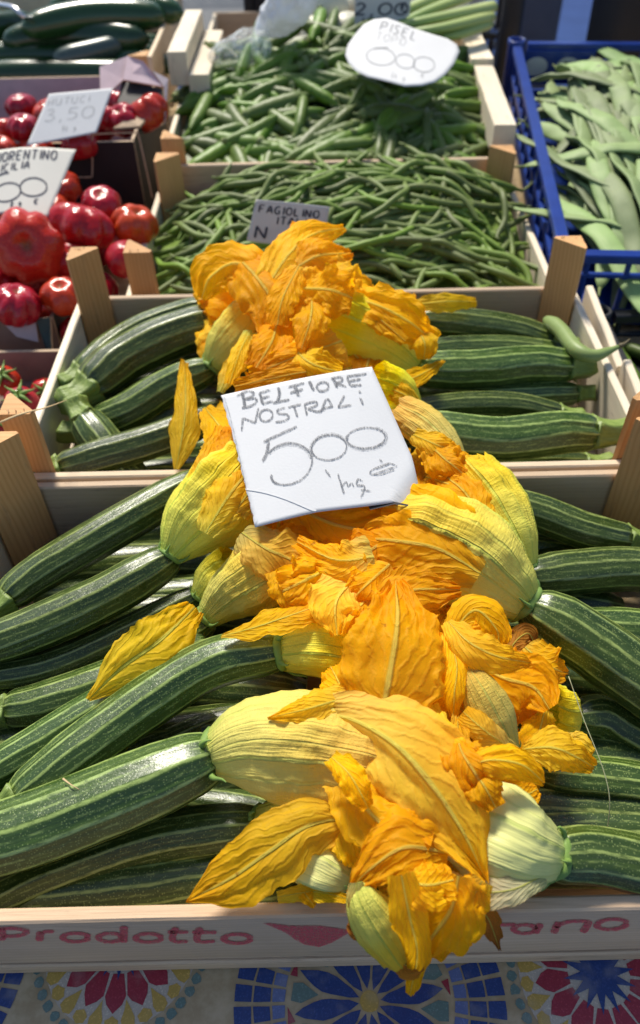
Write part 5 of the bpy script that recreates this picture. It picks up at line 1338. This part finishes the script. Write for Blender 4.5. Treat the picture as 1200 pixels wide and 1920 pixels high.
for px, py, r, z in ((110, 262, 36, .03), (70, 285, 36, .026), (150, 275, 34, .03), (180, 245, 34, .022), (150, 235, 30, .03), (90, 215, 32, .03), (40, 200, 30, .035), (225, 195, 30, .025), (-30, 260, 34, .03)):
    tomato(px, py, r, z, 'red tomato in the black box, covered by the smaller price card', tom_rib[rr.randrange(1, 4)], rr.uniform(0, .7), rr.uniform(0, 6), GT2)
for px, py, r, z in ((128, 300, 34, -.03),):
    tomato(px, py, r, z, 'red tomato showing dark between the two price cards', tom_pl[0], .4, 1, GT2)
# cherry tomatoes left of the second crate
b0 = card_box('low cardboard tray of small tomatoes at the left edge beside the second crate', -.60, -.262, .47, .70, -.040, .0415, (M['card_brown'], M['card_brown'], M['card_brown'], M['card_brown']))
for i, (px, py, r, z) in enumerate(((42, 757, 34, -.032), (-5, 800, 30, -.04), (85, 735, 26, -.06), (-40, 760, 32, -.035), (10, 715, 30, -.055), (60, 800, 30, -.06))):
    o = tomato(px, py, r, z, 'small red tomato with a green calyx, outside the left wall of the second crate' if i == 0 else 'small red tomato low in the tray at the left edge', tom_pl[0], .35 if i == 0 else rr.uniform(0, 1), .3, 'small tomatoes in the tray')
    p = at(px, py, z); rad = r * mpp(p)
    parts = []
    for k in range(6):
        a = k * math.pi / 3 + .2; d = np.array((math.cos(a), math.sin(a), 0))
        c, _, _ = spline([(0, 0, .80), d * .35 + np.array((0, 0, .92)), d * .75 + np.array((0, 0, .86)), d * .95 + np.array((0, 0, .95))], 8)
        parts.append((tube(c, np.array([.10, .12, .13, .12, .10, .08, .06, .04, .02]), 6), 0))
    c, _, _ = spline([(0, 0, .78), (0, .02, 1.1), (.1, .05, 1.35)], 5)
    parts.append((tube(c, .06, 6), 0))
    q = bpy.data.objects.new('calyx', local_mesh('calyx', parts, [M['sepal']])); COL.objects.link(q); q.parent = o
# ---- cucumbers
n = NB('cucumber_skin'); u, v, uv, ob = n.uvsep()
f = n.noise(n.vec(n.math('MULTIPLY', u, 30.0), n.math('MULTIPLY', v, 4.0)), 1.0, 3)
cc = n.hsv(n.mix(f, (0.010, 0.035, 0.010), (0.022, 0.062, 0.016)), .5, 1, rndscale(n, .8, 1.3))
n.fin(cc, .22, .55, n.bump(n.noise(ob, 150, 2), .15, .001)); M['cucumber'] = n.m
n = NB('cucumber_wrapped'); n.fin((0.055, 0.085, 0.075), .3, .5); M['wrapped'] = n.m
cu, _ = crate('wooden crate of cucumbers at the top left', -.76, -.248, 1.365, 1.80, .052, .133, (M['card_lilac'], M['poplar'], M['poplar'], M['pine']), group='wooden vegetable crates', front=(.062, .115), leg=.03, sides=((0, .05), (.056, .11)), post_up=.0)
beam(cu, (330, 97), (363, 18), 36, .080, .045)
CU = [([(-60, 140, .0), (120, 138, .0), (300, 142, -.002)], 25, 'cucumber', 'long cucumber lying along the front of its crate'),
      ([(100, 112, .02), (165, 98, .026), (232, 82, .03)], 19, 'wrapped', 'short greyish cucumber lying slantwise on the others'),
      ([(4, 80, .035), (110, 64, .04), (280, 74, .036)], 27, 'cucumber', 'thick cucumber in the middle of the cucumber pile'),
      ([(40, 55, .06), (170, 30, .066), (312, 30, .062)], 27, 'cucumber', 'thick cucumber with a bright sheen high on the pile'),
      ([(90, 20, .066), (210, 4, .072), (344, 26, .062)], 25, 'cucumber', 'cucumber at the top rear of the pile'),
      ([(-60, 104, .015), (70, 102, .016), (200, 106, .014)], 19, 'cucumber', 'cucumber between the front one and the thick middle one'),
      ([(200, 112, .006), (260, 112, .01), (330, 124, .004)], 18, 'cucumber', 'cucumber reaching to the right wall of its crate'),
      ([(-80, 40, .04), (-20, 50, .04), (60, 40, .03)], 24, 'cucumber', 'cucumber at the left end of the pile')]
for pts, r, mt, lb in CU:
    P = [px3(q) for q in pts]; C, _, L = spline(P, 26); rad = r * mpp(Vector(C[13])); v = np.linspace(0, 1, 27)
    V, F, U = tube(C, rad * np.interp(v, [0, .015, .05, .12, .25, .8, .92, .97, 1], [.15, .42, .70, .88, 1, 1, .85, .55, .15]), 24, prof=lambda th, vv: 1 + .015 * np.cos(7 * th))
    o = mk('cucumber', V, F, M[mt], luv=U); tag(o, lb, 'cucumber', 'cucumbers piled in their crate')
for k in range(10):
    P = [(-.72, 1.41 + .035 * k, RIM - .02 + .002 * k), (-.5, 1.41 + .035 * k, RIM - .018), (-.27, 1.41 + .035 * k, RIM - .02)]
    C, _, L = spline(P, 14)
    V, F, U = tube(C, .021 * np.interp(np.linspace(0, 1, 15), [0, .05, .15, .9, 1], [.3, .8, 1, .9, .3]), 16)
    o = mk('cucumber', V, F, M['cucumber'], luv=U); tag(o, 'cucumber in the lower layer, mostly hidden by those on top', 'cucumber', 'cucumbers piled in their crate')
# ---- onions, leeks, bags in the rearmost crate
M['onion'] = m_plain('onion_white', (0.62, 0.60, 0.48), .4, .4, .2, 40)
on_me = tomato_mesh(6, .03, .85, 3, -.15); on_me.materials.clear(); on_me.materials.append(M['onion'])
for i, (px, py, r, z) in enumerate(((612, 14, 44, .085), (655, 62, 40, .06), (600, 66, 40, .055), (570, 20, 40, .07), (690, 10, 46, .07), (780, 20, 46, .07), (840, 20, 40, .06), (560, 60, 36, .04), (720, 40, 40, .05), (870, 50, 36, .05))):
    o = tomato(px, py, r, z, ['pale onion at the very top of the photo beside the plastic bag', 'pale onion just behind the pea pods, left of the rounded card'][i] if i < 2 else 'pale onion in the rearmost crate, mostly hidden', on_me, rr.uniform(0, .8), rr.uniform(0, 6), 'onions in the rearmost crate', 'onion'); o.name = 'onion'
n = NB('leek_leaf'); u, v, uv, ob = n.uvsep()
n.fin(n.mix(v, n.mix(n.noise(n.vec(n.math('MULTIPLY', u, 20.0), n.math('MULTIPLY', v, 2.0)), 1, 2), (.10, .21, .04), (.22, .33, .08)), (.42, .48, .18)), .4, .4); M['leek'] = n.m
for i, pts in enumerate(([(690, 62, .075), (790, 40, .085), (925, 12, .09)], [(720, 66, .07), (820, 54, .078), (920, 30, .08)], [(740, 50, .08), (800, 22, .09), (880, -8, .095)], [(760, 70, .06), (850, 66, .066), (915, 44, .07)], [(700, 50, .08), (760, 20, .09), (830, -10, .1)])):
    C, _, L = spline([px3(q) for q in pts], 14); r = 13 * mpp(Vector(C[7]))
    V, F, U = tube(C, r * np.linspace(.7, 1.1, 15), 12, flat=.7)
    o = mk('leek', V, F, M['leek'], luv=U); tag(o, ['longest green leek top, upper edge of the bundle behind the rounded card', 'green leek top in the middle of the bundle behind the rounded card', 'green leek top rising to the top edge of the photo', 'lowest green leek top of the bundle, next to the wooden rail', 'green leek top touching the grey card priced 2,00'][i], 'leek', 'leeks in the rearmost crate')
def blob(name, label, cat, pts, rpx, mat, crump, seed, flat=.8):
    C, rv, L = spline([px3(q) for q in pts], 34, np.array(rpx, float))
    r = np.array([rv[i, 0] * mpp(Vector(C[i])) for i in range(35)])
    V, F, U = tube(C, np.maximum(r, .001), 48, flat=flat)
    V = V.reshape(35, 48, 3)
    for i in range(35):
        for j in range(48):
            d = V[i, j] - C[i]; p = V[i, j]
            g = abs(noise.noise((j * .55, i * .16, seed))) * -.9 + .25 + noise.noise((p[0] * 60, p[1] * 60, p[2] * 60 + seed)) * .5
            V[i, j] = C[i] + d * (1 + crump * g)
    return tag(mk(name, V.reshape(-1, 3), F, mat, luv=U), label, cat)
n = NB('white_plastic'); n.fin((.78, .80, .84), .25, .5); n.translucent((.8, .82, .86), .35)
blob('plastic_bag', 'white crumpled plastic bag standing behind the pea crate', 'bag', [(480, 62, .085), (510, 40, .10), (545, 10, .125), (565, -25, .15)], [8, 34, 46, 40], n.m, .38, 3)
blob('plastic_bag', 'clear plastic bag of greens spilling over the pea pods at left', 'bag', [(395, 112, .040), (430, 100, .062), (480, 86, .075), (500, 66, .09)], [8, 34, 44, 12], m_bag('clear_plastic'), .3, 8, .7)
# ---- price cards
pa = plane3((92, 176, .085), (212, 165, .085), (60, 268, .048))
sg = text('HUTUCI', (92, 186), (13, -1.3), (-3, 13), 1.5, 'pencil_soft') + text('3,50', (88, 206), (24, -2), (-5, 22), 1.6, 'pencil_soft') + text('/kg', (118, 236), (12, -1), (-3, 10), 1.4, 'pencil_soft')
sign('smaller card priced 3,50 standing among tomatoes in the black box', [(92, 176), (212, 165), (181, 248), (112, 262), (50, 273)], pa, sg, None, 'paper')
pa = plane3((0, 282, .060), (140, 278, .060), (30, 400, .020))
sg = text('FIORENTINO', (-14, 288), (12.2, -.5), (-3, 17), 1.7) + text('SICILIA', (-10, 310), (11.5, -.8), (-3, 14), 1.6) + text('6', (-40, 330), (20, -1), (-6, 40), 1.7) + [(arc(14, 362, 27, 17, rot=-6), 1.5, 1.5), (arc(64, 354, 25, 17, rot=-6), 1.5, 1.5), ([(-6, 330), (8, 326), (18, 326)], 2, 2)] + text('kg', (24, 378), (12, -1), (-3, 12), 1.5) + text('€', (66, 376), (10, -1), (-2, 10), 1.4)
sign('larger card lettered FIORENTINO SICILIA standing in front of the black box', [(-40, 283), (60, 279), (141, 277), (90, 408), (20, 400), (-60, 402)], pa, sg, lambda x, y: .003 * math.sin(x * .03), 'paper_old')
pa = plane3((480, 375, .052), (618, 388, .052), (470, 445, .015))
sg = text('FAGIOLINO', (488, 384), (12.6, 1.3), (-2.5, 14), 1.8) + text('ITALIA', (520, 406), (13, 1.2), (-2.5, 14), 1.8) + text('N', (482, 424), (26, 2), (-4, 22), 2.4)
sign('small grey card lettered FAGIOLINO ITALIA stuck in the green beans', [(480, 374), (550, 380), (618, 388), (604, 470), (462, 452)], pa, sg, None, 'paper_grey')
pa = plane3((680, 60, .100), (850, 80, .098), (720, 150, .078))
sg = text('PISEL', (718, 42), (14, 4.5), (-6, 16), 1.5) + text('TOPO', (708, 62), (13, 3.5), (-5, 13), 1.2, 'pencil_soft') + [(arc(714, 108, 27, 16, rot=12), .9, .9), (arc(760, 118, 18, 13, rot=10), .9, .9), (arc(795, 122, 20, 14, rot=-5), .9, .9), ([(700, 92), (728, 92)], 1.3, 1.3)] + text('/kg', (735, 138), (12, 3), (-3, 10), 1.1, 'pencil_soft') + text('€', (790, 138), (9, 1), (-2, 9), 1.0, 'pencil_soft')
out = [(668, 58), (682, 44), (700, 37), (725, 36), (748, 44), (775, 55), (810, 63), (840, 68), (857, 76), (862, 88), (852, 112), (835, 135), (815, 152), (790, 161), (760, 164), (725, 154), (690, 143), (668, 130), (653, 112), (647, 96), (652, 78)]
sign('rounded white card pencilled with a price, lying on the pea pods', out, pa, sg, lambda x, y: .006 * math.sin((x - 650) * .016) - .004, 'paper', ink='pencil')
pa = plane3((662, 0, .112), (770, 0, .112), (665, 50, .078))
sg = text('2,00', (668, 6), (26, 0), (-4, 22), 2.2) + text('€', (752, 4), (14, 0), (-2, 18), 1.8) + text('MU', (680, 34), (16, -1), (-2, 14), 1.6)
sign('grey card priced 2,00 at the top of the photo among onions', [(666, -20), (772, -20), (768, 30), (740, 46), (664, 52)], pa, sg, None, 'paper_grey')
# ---- bits of straw and thread
M['straw'] = m_plain('straw', (.50, .37, .20), .7, .2)
for lb, pts, r in (('dry straw lying over the corner post of the second crate at left', [(0, 792, .058), (40, 776, .062), (90, 763, .05), (125, 750, .03)], 3.2), ('short dry straw on the biggest courgette', [(118, 1460, .020), (134, 1472, .022), (150, 1481, .020)], 2.2)):
    C, _, _ = spline([px3(q) for q in pts], 12); r_ = r * mpp(Vector(C[6]))
    V, F, U = tube(C, r_ * np.linspace(1, .3, 13), 6, flat=.5); tag(mk('straw', V, F, M['straw'], luv=U), lb, 'straw', 'loose straws')
C, _, _ = spline([px3(q) for q in [(1066, 1268, .02), (1095, 1350, .012), (1130, 1440, .004), (1143, 1500, -.004), (1138, 1562, -.02)]], 24)
V, F, U = tube(C, .9 * mpp(Vector(C[10])), 5); tag(mk('plant_thread', V, F, m_plain('thread', (.34, .36, .22), .6, .3), luv=U), 'thin pale thread hanging over the shaded courgettes at right', 'thread')
# ---- behind the stall
for i, x in enumerate((-1.15, -.62, -.10)):
    plastic_crate(['black plastic crate in the rear stack, at the far left', 'black plastic crate in the rear stack, behind the cucumbers', 'black plastic crate in the rear stack, behind the white bag'][i], x, x + .50, 1.86, 2.2, .16, .20, M['dark'], 'black crates behind the stall')
for i, x in enumerate((-1.12, -.60, -.09)):
    plastic_crate(['lower black crate at the far left of the rear stack', 'lower black crate behind the cucumber crate', 'lower black crate behind the onions'][i], x, x + .50, 1.86, 2.2, -.05, .20, M['dark'], 'black crates behind the stall')
bench = thing('bench', 'dark bench under the rear stack of black crates', 'bench', (-.35, 2.03, 0))
board(bench, 'top', (-1.2, 2.03, RIM - .27), (.44, 2.03, RIM - .27), (0, .4, 0), (0, 0, .03), M['dark'], 2, 0)
for x in (-1.1, .35): board(bench, 'leg', (x, 2.03, 0), (x, 2.03, RIM - .29), (.05, 0, 0), (0, .3, 0), M['dark'], 2, 0)
p = at(957, 60, 0); d = ray(957, 60)
q = atY(957, 60, 1.72)
t = thing('stall_pole', 'black upright pole behind the leeks', 'pole', (q.x, q.y, 0))
C = np.array([(q.x, q.y, z) for z in np.linspace(0.02, 2.6, 12)]); V, F, U = tube(C, .022, 16, ref=(0, 1, 0)); mk('shaft', V, F, M['dark'], t, luv=U)
board(t, 'foot', (q.x - .12, q.y, .010), (q.x + .12, q.y, .010), (0, .24, 0), (0, 0, .02), M['dark'], 2, 0)
q = atY(992, 60, 2.3)
t = thing('stall_pillar', 'grey blue square pillar right of the black pole', 'pillar', (q.x, q.y, 0))
board(t, 'shaft', (q.x, q.y, 0), (q.x, q.y, 2.8), (.115, 0, 0), (0, .12, 0), m_plain('grey_paint', (.20, .22, .29), .5, .4, .15), 6, 0)
board(t, 'base_plate', (q.x - .13, q.y, .006), (q.x + .13, q.y, .006), (0, .26, 0), (0, 0, .012), M['dark'], 2, 0)
# kerb and the far pavement of the street
kb = board(None, 'kerb', (-30, 7.4, .065), (30, 7.4, .065), (0, .18, 0), (0, 0, .13), m_plain('kerb_stone', (.22, .24, .30), .7, .2, .2, 4), 2, 0); kb['kind'] = 'structure'
pv = mk('pavement', [(-30, 7.5, .128), (30, 7.5, .128), (30, 11, .128), (-30, 11, .128)], [(0, 1, 2, 3)], m_plain('pavement_stone', (.14, .16, .22), .7, .2, .3, 2), smooth=False); pv['kind'] = 'structure'
# dark tarpaulin hanging at right
t = thing('tarpaulin', 'dark tarpaulin hanging behind the blue crate at the right edge', 'tarpaulin', (.78, 1.75, 0))
M['tarp'] = m_plain('tarp_cloth', (0.020, 0.020, 0.026), .5, .35, .3, 15)
xl = atY(1104, 60, 1.75).x
n_, V, F = 46, [], []
for j in range(21):
    for i in range(n_ + 1):
        f = i / n_
        V.append((xl + .9 * f + .006 * math.sin(j * .5), 1.75 + .03 * math.sin(f * 26) * (1 - .4 * j / 20) + .012 * noise.noise((f * 9, j * .3, 0)), .05 + 2.2 * j / 20))
F = [(j*(n_+1)+i, j*(n_+1)+i+1, (j+1)*(n_+1)+i+1, (j+1)*(n_+1)+i) for j in range(20) for i in range(n_)]
mk('cloth', V, F, M['tarp'], t)
C = np.array([(xl + .155 + .012 * math.sin(z * 3), 1.712, z) for z in np.linspace(.1, 2.2, 14)]); V, F, U = tube(C, .006, 8, ref=(0, 1, 0)); mk('seam', V, F, m_plain('seam', (.06, .06, .075), .5, .3), t, luv=U)
board(t, 'rail', (xl - .02, 1.75, 2.27), (xl + .95, 1.75, 2.27), (0, 0, .03), (0, .03, 0), M['dark'], 2, 0)
for x in (xl + .96,): board(t, 'post', (x, 1.75, 0), (x, 1.75, 2.255), (.03, 0, 0), (0, .03, 0), M['dark'], 2, 0)

# bent metal handle at the top left corner
C, _, _ = spline([px3(q) for q in [(-30, 6, .10), (5, 10, .10), (28, 16, .10), (44, 32, .09), (60, 34, .075)]], 20)
V, F, U = tube(C, .0042, 8)
n = NB('bright_metal'); n.fin((.6, .6, .62), .25, .5, Metallic=1.0)
tag(mk('metal_handle', V, F, n.m, luv=U), 'bent metal handle at the left end of the cucumber pile', 'handle')
